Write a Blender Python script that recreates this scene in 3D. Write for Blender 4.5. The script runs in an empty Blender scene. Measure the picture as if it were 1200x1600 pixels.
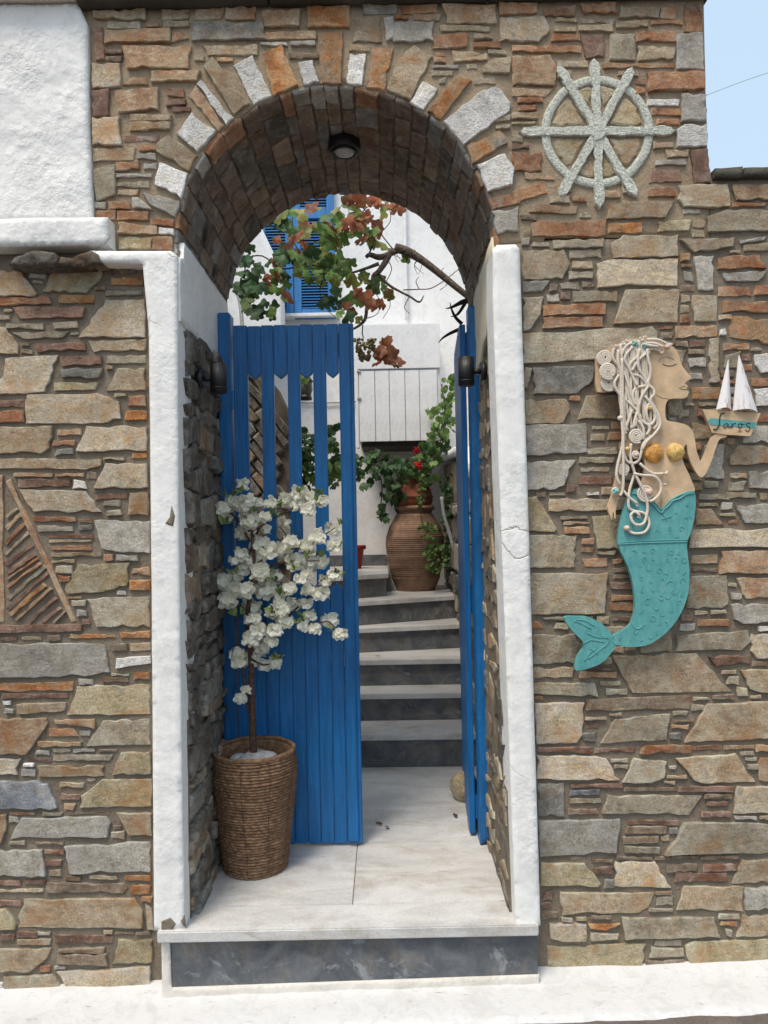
import bpy, bmesh, math, random
import numpy as np
from mathutils import Vector, Matrix, noise
from mathutils.geometry import delaunay_2d_cdt
rng = random.Random(7)
C = bpy.context.scene.collection
scene = bpy.context.scene
# ------------------------------------------------------------------ camera
CAM = Vector((0.0, -2.5, 1.55)); F = 1150.0
PITCH = math.radians(0.75); ROLL = math.radians(1.1)
_f = Vector((0, math.cos(PITCH), math.sin(PITCH)))
_r0 = Vector((1, 0, 0)); _u0 = _r0.cross(_f)
_r = _r0*math.cos(ROLL) - _u0*math.sin(ROLL)
_u = _r.cross(_f)
cam = bpy.data.cameras.new('camera'); co = bpy.data.objects.new('camera', cam); C.objects.link(co)
co.matrix_world = Matrix.Translation(CAM) @ Matrix((_r, _u, -_f)).transposed().to_4x4()
cam.sensor_fit = 'VERTICAL'; cam.sensor_height = 36; cam.lens = F*36/1600
cam.clip_start = 0.05; cam.clip_end = 3000
scene.camera = co
# ------------------------------------------------------------------ sky and sun
SUN_TO = Vector((-0.28, -0.42, 1.0)).normalized()
world = bpy.data.worlds.new('World'); scene.world = world; world.use_nodes = True
wn = world.node_tree; bg = wn.nodes['Background']
sky = wn.nodes.new('ShaderNodeTexSky'); sky.sky_type = 'NISHITA'; sky.sun_disc = False
sky.sun_elevation = math.asin(SUN_TO.z); sky.sun_rotation = math.atan2(SUN_TO.x, SUN_TO.y)
sky.dust_density = 6.0; sky.air_density = 1.0
hz = wn.nodes.new('ShaderNodeMix'); hz.data_type = 'RGBA'; hz.inputs[0].default_value = .75; hz.inputs[7].default_value = (2.75, 3.6, 4.35, 1)   # thin high haze
wn.links.new(sky.outputs[0], hz.inputs[6]); wn.links.new(hz.outputs[2], bg.inputs[0]); bg.inputs[1].default_value = 0.15
sl = bpy.data.lights.new('sun', 'SUN'); sl.energy = 1.75; sl.angle = math.radians(20); sl.color = (1, .90, .77)
so = bpy.data.objects.new('sun', sl); C.objects.link(so); so.rotation_euler = SUN_TO.to_track_quat('Z', 'Y').to_euler()
scene.view_settings.view_transform = 'Standard'; scene.view_settings.look = 'None'
scene.view_settings.exposure = 0.72; scene.view_settings.gamma = 1; scene.view_settings.use_curve_mapping = False
# ------------------------------------------------------------------ photograph point -> place at a known plane
def ray(u, v): return (_f*F + _r*(u-600) - _u*(v-800)).normalized()
def PY(u, v, Y=0.0):
    d = ray(u, v); return CAM + d*((Y-CAM.y)/d.y)
def PZ(u, v, Z):
    d = ray(u, v); return CAM + d*((Z-CAM.z)/d.z)
def PX(u, v, X):
    d = ray(u, v); return CAM + d*((X-CAM.x)/d.x)
# ------------------------------------------------------------------ materials
MATS = {}
class NT:
    def __init__(s, name, rough=.8, spec=.3):
        s.m = bpy.data.materials.new(name); s.m.use_nodes = True; s.t = s.m.node_tree; s.b = s.t.nodes['Principled BSDF']
        s.b.inputs['Roughness'].default_value = rough; s.b.inputs['Specular IOR Level'].default_value = spec
        MATS[name] = s.m; s._v = None
    def n(s, ty, **kw):
        x = s.t.nodes.new(ty)
        for k, v in kw.items(): setattr(x, k, v)
        return x
    def l(s, a, b): s.t.links.new(a, b)
    def vec(s, scale=(1, 1, 1), rand=True):
        tc = s.n('ShaderNodeTexCoord'); o = tc.outputs['Object']
        if rand:
            oi = s.n('ShaderNodeObjectInfo'); mu = s.n('ShaderNodeMath', operation='MULTIPLY'); mu.inputs[1].default_value = 57.3
            s.l(oi.outputs['Random'], mu.inputs[0]); ad = s.n('ShaderNodeVectorMath', operation='ADD'); s.l(o, ad.inputs[0]); s.l(mu.outputs[0], ad.inputs[1]); o = ad.outputs[0]
        mp = s.n('ShaderNodeMapping'); mp.inputs['Scale'].default_value = scale; s.l(o, mp.inputs[0]); return mp.outputs[0]
    def noise(s, vec, sc, det=5, rough=.55, dist=0):
        x = s.n('ShaderNodeTexNoise'); x.inputs['Scale'].default_value = sc; x.inputs['Detail'].default_value = det
        x.inputs['Roughness'].default_value = rough; x.inputs['Distortion'].default_value = dist; s.l(vec, x.inputs['Vector']); return x.outputs['Fac']
    def voro(s, vec, sc, feat='F1'):
        x = s.n('ShaderNodeTexVoronoi', feature=feat); x.inputs['Scale'].default_value = sc; s.l(vec, x.inputs['Vector']); return x.outputs['Distance']
    def ramp(s, fac, stops):
        x = s.n('ShaderNodeValToRGB'); e = x.color_ramp.elements
        while len(e) < len(stops): e.new(.5)
        for i, (p, c) in enumerate(stops):
            e[i].position = p; e[i].color = (c, c, c, 1) if isinstance(c, (int, float)) else (*c, 1)
        s.l(fac, x.inputs[0]); return x.outputs[0]
    def mix(s, a, b, fac, mode='MIX'):
        x = s.n('ShaderNodeMix', data_type='RGBA', blend_type=mode)
        for sock, v in ((x.inputs[0], fac), (x.inputs[6], a), (x.inputs[7], b)):
            if hasattr(v, 'links'): s.l(v, sock)
            elif isinstance(v, (int, float)): sock.default_value = v if sock == x.inputs[0] else (v, v, v, 1)
            else: sock.default_value = (*v, 1)
        return x.outputs[2]
    def col(s, c):
        if hasattr(c, 'links'): s.l(c, s.b.inputs['Base Color'])
        else: s.b.inputs['Base Color'].default_value = (*c, 1)
    def bump(s, *hs):           # (height socket, distance) pairs chained
        prev = None
        for h, d in hs:
            x = s.n('ShaderNodeBump'); x.inputs['Strength'].default_value = 1; x.inputs['Distance'].default_value = d; s.l(h, x.inputs['Height'])
            if prev: s.l(prev, x.inputs['Normal'])
            prev = x.outputs[0]
        s.l(prev, s.b.inputs['Normal'])
    def tone(s, lo=.8, hi=1.2):
        oi = s.n('ShaderNodeObjectInfo'); mr = s.n('ShaderNodeMapRange'); mr.inputs[3].default_value = lo; mr.inputs[4].default_value = hi
        s.l(oi.outputs['Random'], mr.inputs[0]); return mr.outputs[0]

def stone_mat(key, c1, c2, c3, pits=False, speck=.25, rust=None):
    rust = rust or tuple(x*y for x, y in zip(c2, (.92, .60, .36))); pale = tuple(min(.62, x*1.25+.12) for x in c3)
    t = NT('stone_'+key, .85, .25); v = t.vec(); vs = t.vec((1, 1, 2.6))
    f = t.noise(v, 9, 6, .6, .4); c = t.ramp(f, [(.33, c1), (.5, c2), (.66, c3)])
    g = t.noise(v, 170, 4, .8); c = t.mix(c, t.ramp(g, [(.28, .38), (.5, 1), (.72, 1.6)]), .9, 'MULTIPLY')
    g2 = t.noise(v, 34, 6, .75); c = t.mix(c, t.ramp(g2, [(.3, .72), (.5, 1), (.7, 1.22)]), .9, 'MULTIPLY')
    st = t.noise(vs, 30, 4, .6); c = t.mix(c, t.ramp(st, [(.3, .72), (.6, 1.1)]), .6, 'MULTIPLY')
    sp = t.noise(v, 60, 2, .5); c = t.mix(c, (.62, .58, .52), t.ramp(sp, [(.66, 0.0), (.72, speck)]))
    rs = t.noise(v, 7, 7, .68, 1.0); c = t.mix(c, rust, t.ramp(rs, [(.50, 0.0), (.66, .75)]))
    gs = t.noise(t.vec((1.3, 1.3, 1.3)), 8.5, 7, .7, .6); c = t.mix(c, (.46, .42, .35), t.ramp(gs, [(.54, 0.0), (.70, .6)])); ds = t.noise(t.vec((.9, .9, .9)), 19, 6, .75); c = t.mix(c, tuple(x*.42 for x in c1), t.ramp(ds, [(.58, 0.0), (.72, .7)]))
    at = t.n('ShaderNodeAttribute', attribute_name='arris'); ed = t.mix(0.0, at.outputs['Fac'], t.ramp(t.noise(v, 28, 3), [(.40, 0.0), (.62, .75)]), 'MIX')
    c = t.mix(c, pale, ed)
    c = t.mix(c, t.tone(.95, 1.38), 1.0, 'MULTIPLY'); t.col(c)
    if pits:
        d = t.voro(v, 170); t.col(t.mix(c, t.ramp(d, [(.1, .55), (.45, 1.0)]), .6, 'MULTIPLY')); t.bump((d, .0014), (t.noise(v, 40, 5), .004))
    else: t.bump((t.noise(vs, 13, 4, .6), .0065), (t.noise(v, 70, 8, .85), .013))
    return t.m
SP = {}
SP['b'] = stone_mat('pale_beige', (0.42, 0.32, 0.205), (0.56, 0.45, 0.3), (0.66, 0.56, 0.42), speck=.2)
SP['t'] = stone_mat('tan', (0.3, 0.21, 0.13), (0.41, 0.3, 0.195), (0.5, 0.4, 0.28))
SP['y'] = stone_mat('sand', (0.32, 0.26, 0.15), (0.44, 0.35, 0.21), (0.52, 0.44, 0.3), speck=.15)
SP['g'] = stone_mat('grey_tan', (0.26, 0.215, 0.15), (0.38, 0.315, 0.225), (0.47, 0.41, 0.31))
SP['d'] = stone_mat('slate', (0.14, 0.135, 0.115), (0.2, 0.19, 0.165), (0.28, 0.265, 0.23), speck=.15)
SP['l'] = stone_mat('pale_grey', (0.31, 0.275, 0.225), (0.43, 0.39, 0.325), (0.54, 0.495, 0.42), speck=.35, rust=(.30, .25, .18))
SP['w'] = stone_mat('white_marble', (.42, .40, .37), (.50, .48, .45), (.57, .55, .52), pits=True, speck=.0, rust=(.42, .36, .28))
SP['o'] = stone_mat('orange', (0.24, 0.1, 0.04), (0.46, 0.19, 0.065), (0.54, 0.34, 0.18), speck=.3)
SP['k'] = stone_mat('rust', (0.22, 0.105, 0.058), (0.37, 0.18, 0.095), (0.48, 0.29, 0.165), speck=.3)
SP['r'] = stone_mat('dark_red', (0.14, 0.082, 0.06), (0.22, 0.128, 0.09), (0.32, 0.2, 0.145), speck=.35)
SP['n'] = stone_mat('brown', (0.15, 0.11, 0.075), (0.23, 0.17, 0.115), (0.33, 0.255, 0.185), speck=.3)
SP['p'] = stone_mat('pink_brown', (0.3, 0.175, 0.105), (0.43, 0.27, 0.165), (0.53, 0.38, 0.25), speck=.3)
SP['m'] = stone_mat('mottled', (.20, .20, .185), (.38, .25, .14), (.42, .17, .05), speck=.5)
SP['u'] = stone_mat('blue_grey', (.13, .14, .16), (.20, .215, .24), (.32, .33, .35), speck=.4)
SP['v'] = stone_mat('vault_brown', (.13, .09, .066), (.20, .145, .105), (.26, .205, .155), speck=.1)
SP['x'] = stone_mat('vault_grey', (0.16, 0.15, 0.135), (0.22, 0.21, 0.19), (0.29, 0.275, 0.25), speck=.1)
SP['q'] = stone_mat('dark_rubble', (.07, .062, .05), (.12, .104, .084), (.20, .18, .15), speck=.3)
def mortar_mat(name, c1, c2):
    t = NT(name, .95, .1); v = t.vec(rand=False)
    c = t.ramp(t.noise(v, 7, 8, .65), [(.3, c1), (.7, c2)]); c = t.mix(c, t.ramp(t.noise(v, 220, 3, .7), [(.3, .65), (.7, 1.25)]), .8, 'MULTIPLY'); t.col(c)
    t.bump((t.noise(v, 22, 9, .7), .014), (t.noise(v, 200, 4, .7), .0025)); return t.m
M_MORT_UP = mortar_mat('sandy_mortar', (.31, .235, .16), (.44, .345, .24))
M_MORT_LO = mortar_mat('grey_brown_mortar', (.19, .155, .115), (.29, .24, .18))
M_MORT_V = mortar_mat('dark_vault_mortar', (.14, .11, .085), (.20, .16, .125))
def plaster_mat(name, c, dirt=(.45, .42, .36), dirtamt=.25, b1=.006, paint_loss=False, crack=True):
    t = NT(name, .75, .25); v = t.vec(rand=False)
    f = t.noise(v, 5, 9, .7); cc = t.mix(c, dirt, t.ramp(f, [(.55, 0.0), (.8, dirtamt)]))
    cr = t.noise(v, 14, 6, .75, 1.2); cc = t.mix(cc, tuple(x*.9 for x in c), t.ramp(cr, [(.40, 1.0), (.52, 0.0)]))
    if paint_loss:
        pl = t.noise(t.vec((.6, 2.5, 1), False), 24, 9, .8); cc = t.mix(cc, (.20, .18, .165), t.ramp(pl, [(.60, 0.0), (.66, .8)]))
    ck = None
    if crack:
        wv = t.n('ShaderNodeVectorMath', operation='ADD'); nz = t.n('ShaderNodeTexNoise'); nz.inputs['Scale'].default_value = 3; nz.inputs['Detail'].default_value = 6; t.l(v, nz.inputs['Vector'])
        t.l(v, wv.inputs[0]); vs_ = t.n('ShaderNodeVectorMath', operation='SCALE'); vs_.inputs['Scale'].default_value = .28; t.l(nz.outputs['Color'], vs_.inputs[0]); t.l(vs_.outputs[0], wv.inputs[1]); ck = t.ramp(t.voro(wv.outputs[0], 1.9, 'DISTANCE_TO_EDGE'), [(.0, 0.0), (.005, 1.0)])
        sel = t.ramp(t.noise(v, 1.7, 2), [(.57, 1.0), (.63, 0.0)]); ck = t.mix(ck, 1.0, sel); cc = t.mix(cc, t.mix((.78, .76, .72), 1.0, ck), 1.0, 'MULTIPLY')
        sc_ = t.ramp(t.noise(t.vec((1, 1, .35), False), 5, 8, .75), [(.55, 0.0), (.75, .35)]); cc = t.mix(cc, (.50, .47, .42), sc_); pe = t.ramp(t.noise(v, 11, 7, .75), [(.715, 0.0), (.725, .8)]); cc = t.mix(cc, (.34, .32, .29), pe)
    t.col(cc); mk = t.ramp(t.noise(v, 4, 3), [(.42, .15), (.6, 1.0)]); hh = t.mix(t.noise(v, 42, 6, .62), mk, 1.0, 'MULTIPLY')
    t.bump((t.noise(v, 7, 4, .5), b1*1.2), (hh, b1*.8), (t.noise(t.vec((1, 1, .12), False), 170, 3, .6), .0008), *([(ck, .003)] if ck else [])); return t.m
M_WHITE = plaster_mat('white_plaster', (.80, .79, .76))
M_LUMPY = plaster_mat('lumpy_white_plaster', (.80, .79, .76), b1=.012)
M_WARM_LIT = plaster_mat('warm_lit_white_plaster', (.72, .64, .48))  # white plaster with the warm light on the right side put into its colour
M_KERB = plaster_mat('worn_white_kerb_paint', (.60, .595, .59), (.36, .34, .31), .8, .004, True, False)
M_HOUSE = plaster_mat('house_white', (.80, .80, .80), b1=.003, crack=False)
M_STAIN = plaster_mat('stained_plaster', (.66, .62, .56), (.3, .27, .22), .6)
def marble_mat(name, c1, c2, c3, scale=(1, 3, 3), rough=.35, vein=(.36, .30, .22), va=.6):
    t = NT(name, rough, .4); v = t.vec(scale); v2 = t.vec((1, 1, 1))
    c = t.ramp(t.noise(v, 3.2, 8, .62, .8), [(.3, c1), (.5, c2), (.7, c3)])
    c = t.mix(c, vein, t.ramp(t.noise(v, 1.9, 9, .72, 1.4), [(.56, 0.0), (.66, va), (.74, 0.0)]))
    c = t.mix(c, (.30, .24, .16), t.ramp(t.noise(v2, 4.5, 8, .72), [(.50, 0.0), (.78, .75)])); c = t.mix(c, t.ramp(t.noise(v2, 130, 3, .7), [(.3, .82), (.7, 1.12)]), .7, 'MULTIPLY')
    t.col(c); t.bump((t.noise(v2, 30, 6), .0012)); return t.m
M_MARBLE = marble_mat('white_marble_slab', (.46, .45, .44), (.59, .58, .56), (.67, .66, .645))
M_RISER = marble_mat('blue_grey_marble', (.055, .062, .07), (.10, .108, .12), (.165, .175, .185), (2.6, 2.6, 2.6), .5, (.36, .38, .40), .6)
def paint_mat(name, c, rough=.45, chip=None, grain=(14, 14, 1)):
    t = NT(name, rough, .45); v = t.vec(grain); v2 = t.vec()
    cc = t.mix(c, tuple(x*.72 for x in c), t.ramp(t.noise(v, 5, 6, .6), [(.35, 1.0), (.65, 0.0)]))
    cc = t.mix(cc, t.ramp(t.noise(v2, 3, 4), [(.3, .8), (.7, 1.18)]), .7, 'MULTIPLY')
    cc = t.mix(cc, tuple(min(1, x*1.35+.03) for x in c), t.ramp(t.noise(t.vec((30, 30, 1.2)), 5, 7, .75), [(.52, 0.0), (.75, .55)])); cc = t.mix(cc, tuple(x*.4 for x in c), t.ramp(t.noise(t.vec((5, 5, 2)), 3, 7, .7), [(.60, 0.0), (.78, .6)]))
    if chip: cc = t.mix(cc, chip, t.ramp(t.noise(v2, 22, 7, .75), [(.665, 0.0), (.69, .85)]))
    t.col(cc); t.bump((t.noise(v, 8, 6, .6), .0032), (t.noise(v2, 60, 5), .0012)); return t.m
M_BLUE = paint_mat('blue_gate_paint', (.003, .128, .36), .42, (.09, .16, .22))
M_SHUT = paint_mat('blue_shutter_paint', (.035, .21, .52), .5)
M_WPAINT = plaster_mat('white_door_paint', (.80, .81, .83), b1=.0012, crack=False)
M_BLACK = paint_mat('black_metal', (.012, .012, .013), .45)
M_DARKWOOD = paint_mat('dark_under_wood', (.06, .05, .045), .8)
def plain(name, c, rough=.6, sc=40, amp=.15, bump=.0008, spec=.3, tone=None):
    t = NT(name, rough, spec); v = t.vec(); cc = t.mix(c, t.ramp(t.noise(v, sc, 5, .65), [(.3, 1-amp*1.6), (.7, 1+amp)]), 1.0, 'MULTIPLY')
    if tone: cc = t.mix(cc, t.tone(*tone), 1.0, 'MULTIPLY')
    t.col(cc); t.bump((t.noise(v, sc*1.5, 4), bump)); return t.m
M_SKIN = plain('mdf_skin', (.59, .42, .26), .75, 18, .16)
M_TEAL = NT('teal_paint', .55, .35); _v = M_TEAL.vec((1, 1, .3), False); _c = M_TEAL.mix((.075, .28, .28), (.125, .36, .35), M_TEAL.ramp(M_TEAL.noise(_v, 55, 6, .7), [(.35, 0.0), (.65, 1.0)])); _v2 = M_TEAL.vec((1, 1, 1), False)
_c = M_TEAL.mix(_c, (.26, .40, .37), M_TEAL.ramp(M_TEAL.noise(_v2, 16, 8, .75), [(.60, 0.0), (.72, .55)])); M_TEAL.col(_c); M_TEAL.bump((M_TEAL.noise(_v, 60, 6, .7), .002), (M_TEAL.noise(_v2, 22, 4), .003)); M_TEAL = M_TEAL.m
M_TEAL2 = plain('teal_light', (.20, .55, .56), .6, 40, .1)
M_ROPE = plain('cotton_rope', (.68, .60, .50), .85, 300, .2, .0012)
M_SHELL = plain('orange_shell', (.62, .30, .075), .5, 60, .35)
M_SHELL2 = plain('pink_shell', (.62, .45, .37), .6, 90, .3)
M_INK = plain('dark_ink', (.02, .018, .018), .6)
M_TERRA = plain('terracotta', (.27, .165, .11), .85, 12, .25, .002)
M_TERRA2 = plain('red_terracotta', (.27, .085, .045), .8, 14, .25, .002)
M_REDPOT = plain('red_plastic', (.22, .02, .012), .5)
M_BARK = plain('vine_bark', (.14, .105, .08), .95, 60, .5, .006)
M_TWIG = plain('brown_twig', (.09, .05, .035), .9, 60, .4, .002)
M_THORN = plain('black_thorn', (.02, .018, .016), .8)
M_GLASS = plain('frosted_lamp_glass', (.42, .41, .38), .3, 10, .1)
M_STYRO = plain('plaster_fill', (.45, .45, .45), .9, 40, .25, .002)
M_PIPE = plain('pipe_grey', (.42, .42, .41), .6)
M_COP = mortar_mat('coping_slate', (.06, .055, .045), (.13, .12, .10))
M_RELIEF = plain('sea_green_pebble', (.60, .61, .53), .95, 130, .34, .007)
M_STREET = mortar_mat('street_stone', (.12, .105, .095), (.22, .185, .165))
def leaf_mat(name, c1, c2, tone=(.6, 1.35), tl=.25):
    t = NT(name, .55, .3); v = t.vec(); cc = t.ramp(t.noise(v, 22, 4), [(.35, c1), (.65, c2)])
    cc = t.mix(cc, t.tone(*tone), 1.0, 'MULTIPLY'); t.col(cc); t.bump((t.noise(v, 90, 4), .0012))
    tr_ = t.n('ShaderNodeBsdfTranslucent'); t.l(cc, tr_.inputs[0]); mx = t.n('ShaderNodeMixShader'); mx.inputs[0].default_value = tl
    t.l(t.b.outputs[0], mx.inputs[1]); t.l(tr_.outputs[0], mx.inputs[2]); t.l(mx.outputs[0], t.t.nodes['Material Output'].inputs[0]); return t.m
M_LEAFG = leaf_mat('vine_leaf_green', (.09, .17, .04), (.17, .27, .07))
M_LEAFY = leaf_mat('vine_leaf_yellow', (.24, .32, .08), (.30, .23, .07))
M_LEAFR = leaf_mat('vine_leaf_red', (.28, .07, .04), (.36, .17, .08))
M_LEAFD = leaf_mat('dark_leaf', (.03, .07, .028), (.06, .12, .04))
M_LEAFB = leaf_mat('bright_sprig_leaf', (.12, .18, .05), (.2, .26, .08))
M_PETAL = leaf_mat('white_petal', (.88, .86, .75), (.92, .91, .83), (.94, 1.06), .42)
M_PCORE = leaf_mat('petal_core', (.55, .55, .22), (.6, .6, .28))
M_REDF = leaf_mat('red_petal', (.5, .01, .015), (.6, .02, .03))
M_GRAPE = leaf_mat('grape_skin', (.16, .15, .06), (.21, .16, .08))
M_SAIL = NT('white_washed_sail', .7, .3); _v = M_SAIL.vec((6, 6, 1)); M_SAIL.col(M_SAIL.mix((.72, .70, .70), (.45, .25, .17), M_SAIL.ramp(M_SAIL.noise(_v, 16, 5, .6), [(.57, 0.0), (.66, .9)]))); M_SAIL.bump((M_SAIL.noise(_v, 60, 4), .001)); M_SAIL = M_SAIL.m
def basket_mat():
    t = NT('woven_seagrass', .8, .25); v = t.vec(); c = t.ramp(t.noise(v, 60, 5, .7), [(.3, (.10, .055, .03)), (.5, (.22, .125, .07)), (.72, (.36, .23, .14))])
    c = t.mix(c, t.ramp(t.noise(t.vec((1, 1, 3)), 12, 4), [(.3, .7), (.7, 1.2)]), .8, 'MULTIPLY')
    t.col(c); t.bump((t.noise(v, 260, 4, .7), .0015)); return t.m
M_BASKET = basket_mat()
# ------------------------------------------------------------------ object helpers
def tag(o, label=None, cat=None, group=None, kind=None):
    for k, v in (('label', label), ('category', cat), ('group', group), ('kind', kind)):
        if v: o[k] = v
    return o
def empty(name, loc=(0, 0, 0), **kw):
    o = bpy.data.objects.new(name, None); C.objects.link(o); o.location = loc; o.empty_display_size = .05; return tag(o, **kw)
def link(name, me, mat, parent=None, origin=None, smooth=False):
    """links a mesh given in world coordinates; origin moves the object's origin"""
    if mat is not None and not me.materials:
        me.materials.append(mat)
    if origin is not None: me.transform(Matrix.Translation(-Vector(origin)))
    o = bpy.data.objects.new(name, me); C.objects.link(o)
    loc = Vector(origin) if origin is not None else Vector((0, 0, 0))
    if parent is not None:
        o.parent = parent; p = parent; off = Vector((0, 0, 0))
        while p is not None: off += p.location; p = p.parent
        loc = loc - off
    o.location = loc
    if smooth: me.polygons.foreach_set('use_smooth', [True]*len(me.polygons))
    return o
def mesh(vs, fs, name='m'):
    me = bpy.data.meshes.new(name); me.from_pydata([tuple(v) for v in vs], [], fs); me.update(); return me
def fixn(me):
    bm = bmesh.new(); bm.from_mesh(me); bmesh.ops.recalc_face_normals(bm, faces=bm.faces); bm.to_mesh(me); bm.free(); return me
def boxes(lst, bev=0.0, jit=0):
    """each entry (x0,x1,y0,y1,z0,z1)"""
    bm = bmesh.new()
    for (x0, x1, y0, y1, z0, z1) in lst:
        r = bmesh.ops.create_cube(bm, size=1)
        for w in r['verts']:
            w.co = Vector((x0 if w.co.x < 0 else x1, y0 if w.co.y < 0 else y1, z0 if w.co.z < 0 else z1))
    if bev: bmesh.ops.bevel(bm, geom=list(bm.edges), offset=bev, segments=2, affect='EDGES')
    me = bpy.data.meshes.new('box'); bm.to_mesh(me); bm.free(); return me
def center(me):
    n = len(me.vertices); s = Vector((0, 0, 0))
    for v in me.vertices: s += v.co
    return s/n
def box(name, b, mat, parent=None, bev=.004, smooth=False):
    me = boxes([b], bev); return link(name, me, mat, parent, center(me), smooth)
def tube_data(pts, rad, seg=8, vs=None, fs=None, closed=False):
    vs = [] if vs is None else vs; fs = [] if fs is None else fs; pts = [Vector(p) for p in pts]; n = len(pts); base = len(vs)
    up = Vector((.13, .31, .94)); prev = None
    for i, p in enumerate(pts):
        t = (pts[min(i+1, n-1)]-pts[max(i-1, 0)]).normalized()
        a = t.cross(prev if prev is not None else (up if abs(t.dot(up)) < .9 else Vector((1, 0, 0))))
        if prev is not None: a = prev - t*prev.dot(t)
        a.normalize(); prev = a; b = t.cross(a); r = rad[i] if isinstance(rad, (list, tuple)) else rad
        for k in range(seg):
            w = 2*math.pi*k/seg; vs.append(p+(a*math.cos(w)+b*math.sin(w))*r)
    for i in range(n-1):
        for k in range(seg):
            k2 = (k+1) % seg; fs.append((base+i*seg+k, base+i*seg+k2, base+(i+1)*seg+k2, base+(i+1)*seg+k))
    fs.append(tuple(base+k for k in reversed(range(seg)))); fs.append(tuple(base+(n-1)*seg+k for k in range(seg)))
    return vs, fs
def smoothpts(pts, k=4):
    pts = [Vector(p) for p in pts]; out = []; n = len(pts)
    for i in range(n-1):
        p0, p1, p2, p3 = pts[max(i-1, 0)], pts[i], pts[i+1], pts[min(i+2, n-1)]
        for j in range(k):
            t = j/k; out.append(.5*((2*p1)+(p2-p0)*t+(2*p0-5*p1+4*p2-p3)*t*t+(3*p1-p0-3*p2+p3)*t**3))
    out.append(pts[-1]); return out
def tube(name, pts, rad, mat, parent=None, seg=8, k=4):
    sp = smoothpts(pts, k) if k > 1 else [Vector(p) for p in pts]
    if isinstance(rad, (list, tuple)) and len(rad) != len(sp):
        m = len(rad); rad = [rad[min(int(i*(m-1)/(len(sp)-1)), m-2)]*(1-(i*(m-1)/(len(sp)-1) % 1 if i < len(sp)-1 else 1))+rad[min(int(i*(m-1)/(len(sp)-1))+1, m-1)]*((i*(m-1)/(len(sp)-1)) % 1 if i < len(sp)-1 else 1) for i in range(len(sp))]
    vs, fs = tube_data(sp, rad, seg); me = mesh(vs, fs); return link(name, me, mat, parent, center(me), True)
def lathe(name, prof, mat, loc, parent=None, seg=48, wob=0, cap=True):
    vs = []; fs = []
    for i, (r, z) in enumerate(prof):
        for k in range(seg):
            a = 2*math.pi*k/seg; rr = r*(1+wob*math.sin(3*a+z*9)); vs.append((rr*math.cos(a), rr*math.sin(a), z))
    for i in range(len(prof)-1):
        for k in range(seg):
            k2 = (k+1) % seg; fs.append((i*seg+k, i*seg+k2, (i+1)*seg+k2, (i+1)*seg+k))
    if cap: fs.append(tuple(reversed(range(seg)))); fs.append(tuple((len(prof)-1)*seg+k for k in range(seg)))
    me = mesh(vs, fs); me.transform(Matrix.Translation(Vector(loc))); return link(name, me, mat, parent, loc, True)
def inside(x, y, poly):
    r = False; n = len(poly); j = n-1
    for i in range(n):
        xi, yi = poly[i]; xj, yj = poly[j]
        if (yi > y) != (yj > y) and x < (xj-xi)*(y-yi)/(yj-yi)+xi: r = not r
        j = i
    return r
def area2(p): return sum(p[i][0]*p[(i+1) % len(p)][1]-p[(i+1) % len(p)][0]*p[i][1] for i in range(len(p)))/2
def body(name, outline, mat, parent, mp, depth, step=.03, amp=.004, freq=9, round_=0.0, kind=None, back=True):
    """wall mass: outline (a,b) -> mp(a,b,h); the face is a dense uneven sheet, sides go back by depth"""
    if area2(outline) < 0: outline = outline[::-1]
    out = []; n = len(outline)
    for i in range(n):
        a = Vector(outline[i]); b = Vector(outline[(i+1) % n]); L = (b-a).length; k = max(1, int(L/step))
        for j in range(k): out.append(tuple(a+(b-a)*j/k))
    m = len(out); pts = list(out); xs = [p[0] for p in out]; ys = [p[1] for p in out]
    arr = np.array(out)
    x = min(xs)+step*.5; 
    while x < max(xs):
        y = min(ys)+step*.5
        while y < max(ys):
            q = (x+rng.uniform(-.2, .2)*step, y+rng.uniform(-.2, .2)*step)
            if inside(q[0], q[1], out) and np.min(np.hypot(arr[:, 0]-q[0], arr[:, 1]-q[1])) > step*.45: pts.append(q)
            y += step
        x += step
    r = delaunay_2d_cdt([Vector(p) for p in pts], [], [list(range(m))], 1, 1e-7)
    V = r[0]; Fc = r[2]; vs = []
    for p in V:
        h = amp*noise.fractal(Vector((p.x*freq, p.y*freq, 3.3)), 1, 2, 4)
        if round_:
            dd = float(np.min(np.hypot(arr[:, 0]-p.x, arr[:, 1]-p.y)))
            if dd < round_: h -= round_*.7*(1-math.sqrt(max(0, 1-(1-dd/round_)**2)))
        vs.append(mp(p.x, p.y, h))
    fs = [tuple(f) for f in Fc]; nb = len(vs)
    idx = {}
    for i, p in enumerate(V): idx[(round(p.x, 5), round(p.y, 5))] = i
    ring = [idx.get((round(p[0], 5), round(p[1], 5))) for p in out]; ring = [q for q in ring if q is not None]
    for q in ring: p = V[q]; vs.append(mp(p.x, p.y, -depth))
    R = len(ring)
    for i in range(R):
        j = (i+1) % R; fs.append((ring[j], ring[i], nb+i, nb+j))
    if back: fs.append(tuple(nb+i for i in range(R)))
    me = fixn(mesh(vs, fs)); o = link(name, me, mat, parent)
    me.polygons.foreach_set('use_smooth', [i < len(Fc) for i in range(len(me.polygons))])
    if kind: o['kind'] = kind
    return o
def front(a, b, h): return Vector((a, -h, b))
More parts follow.
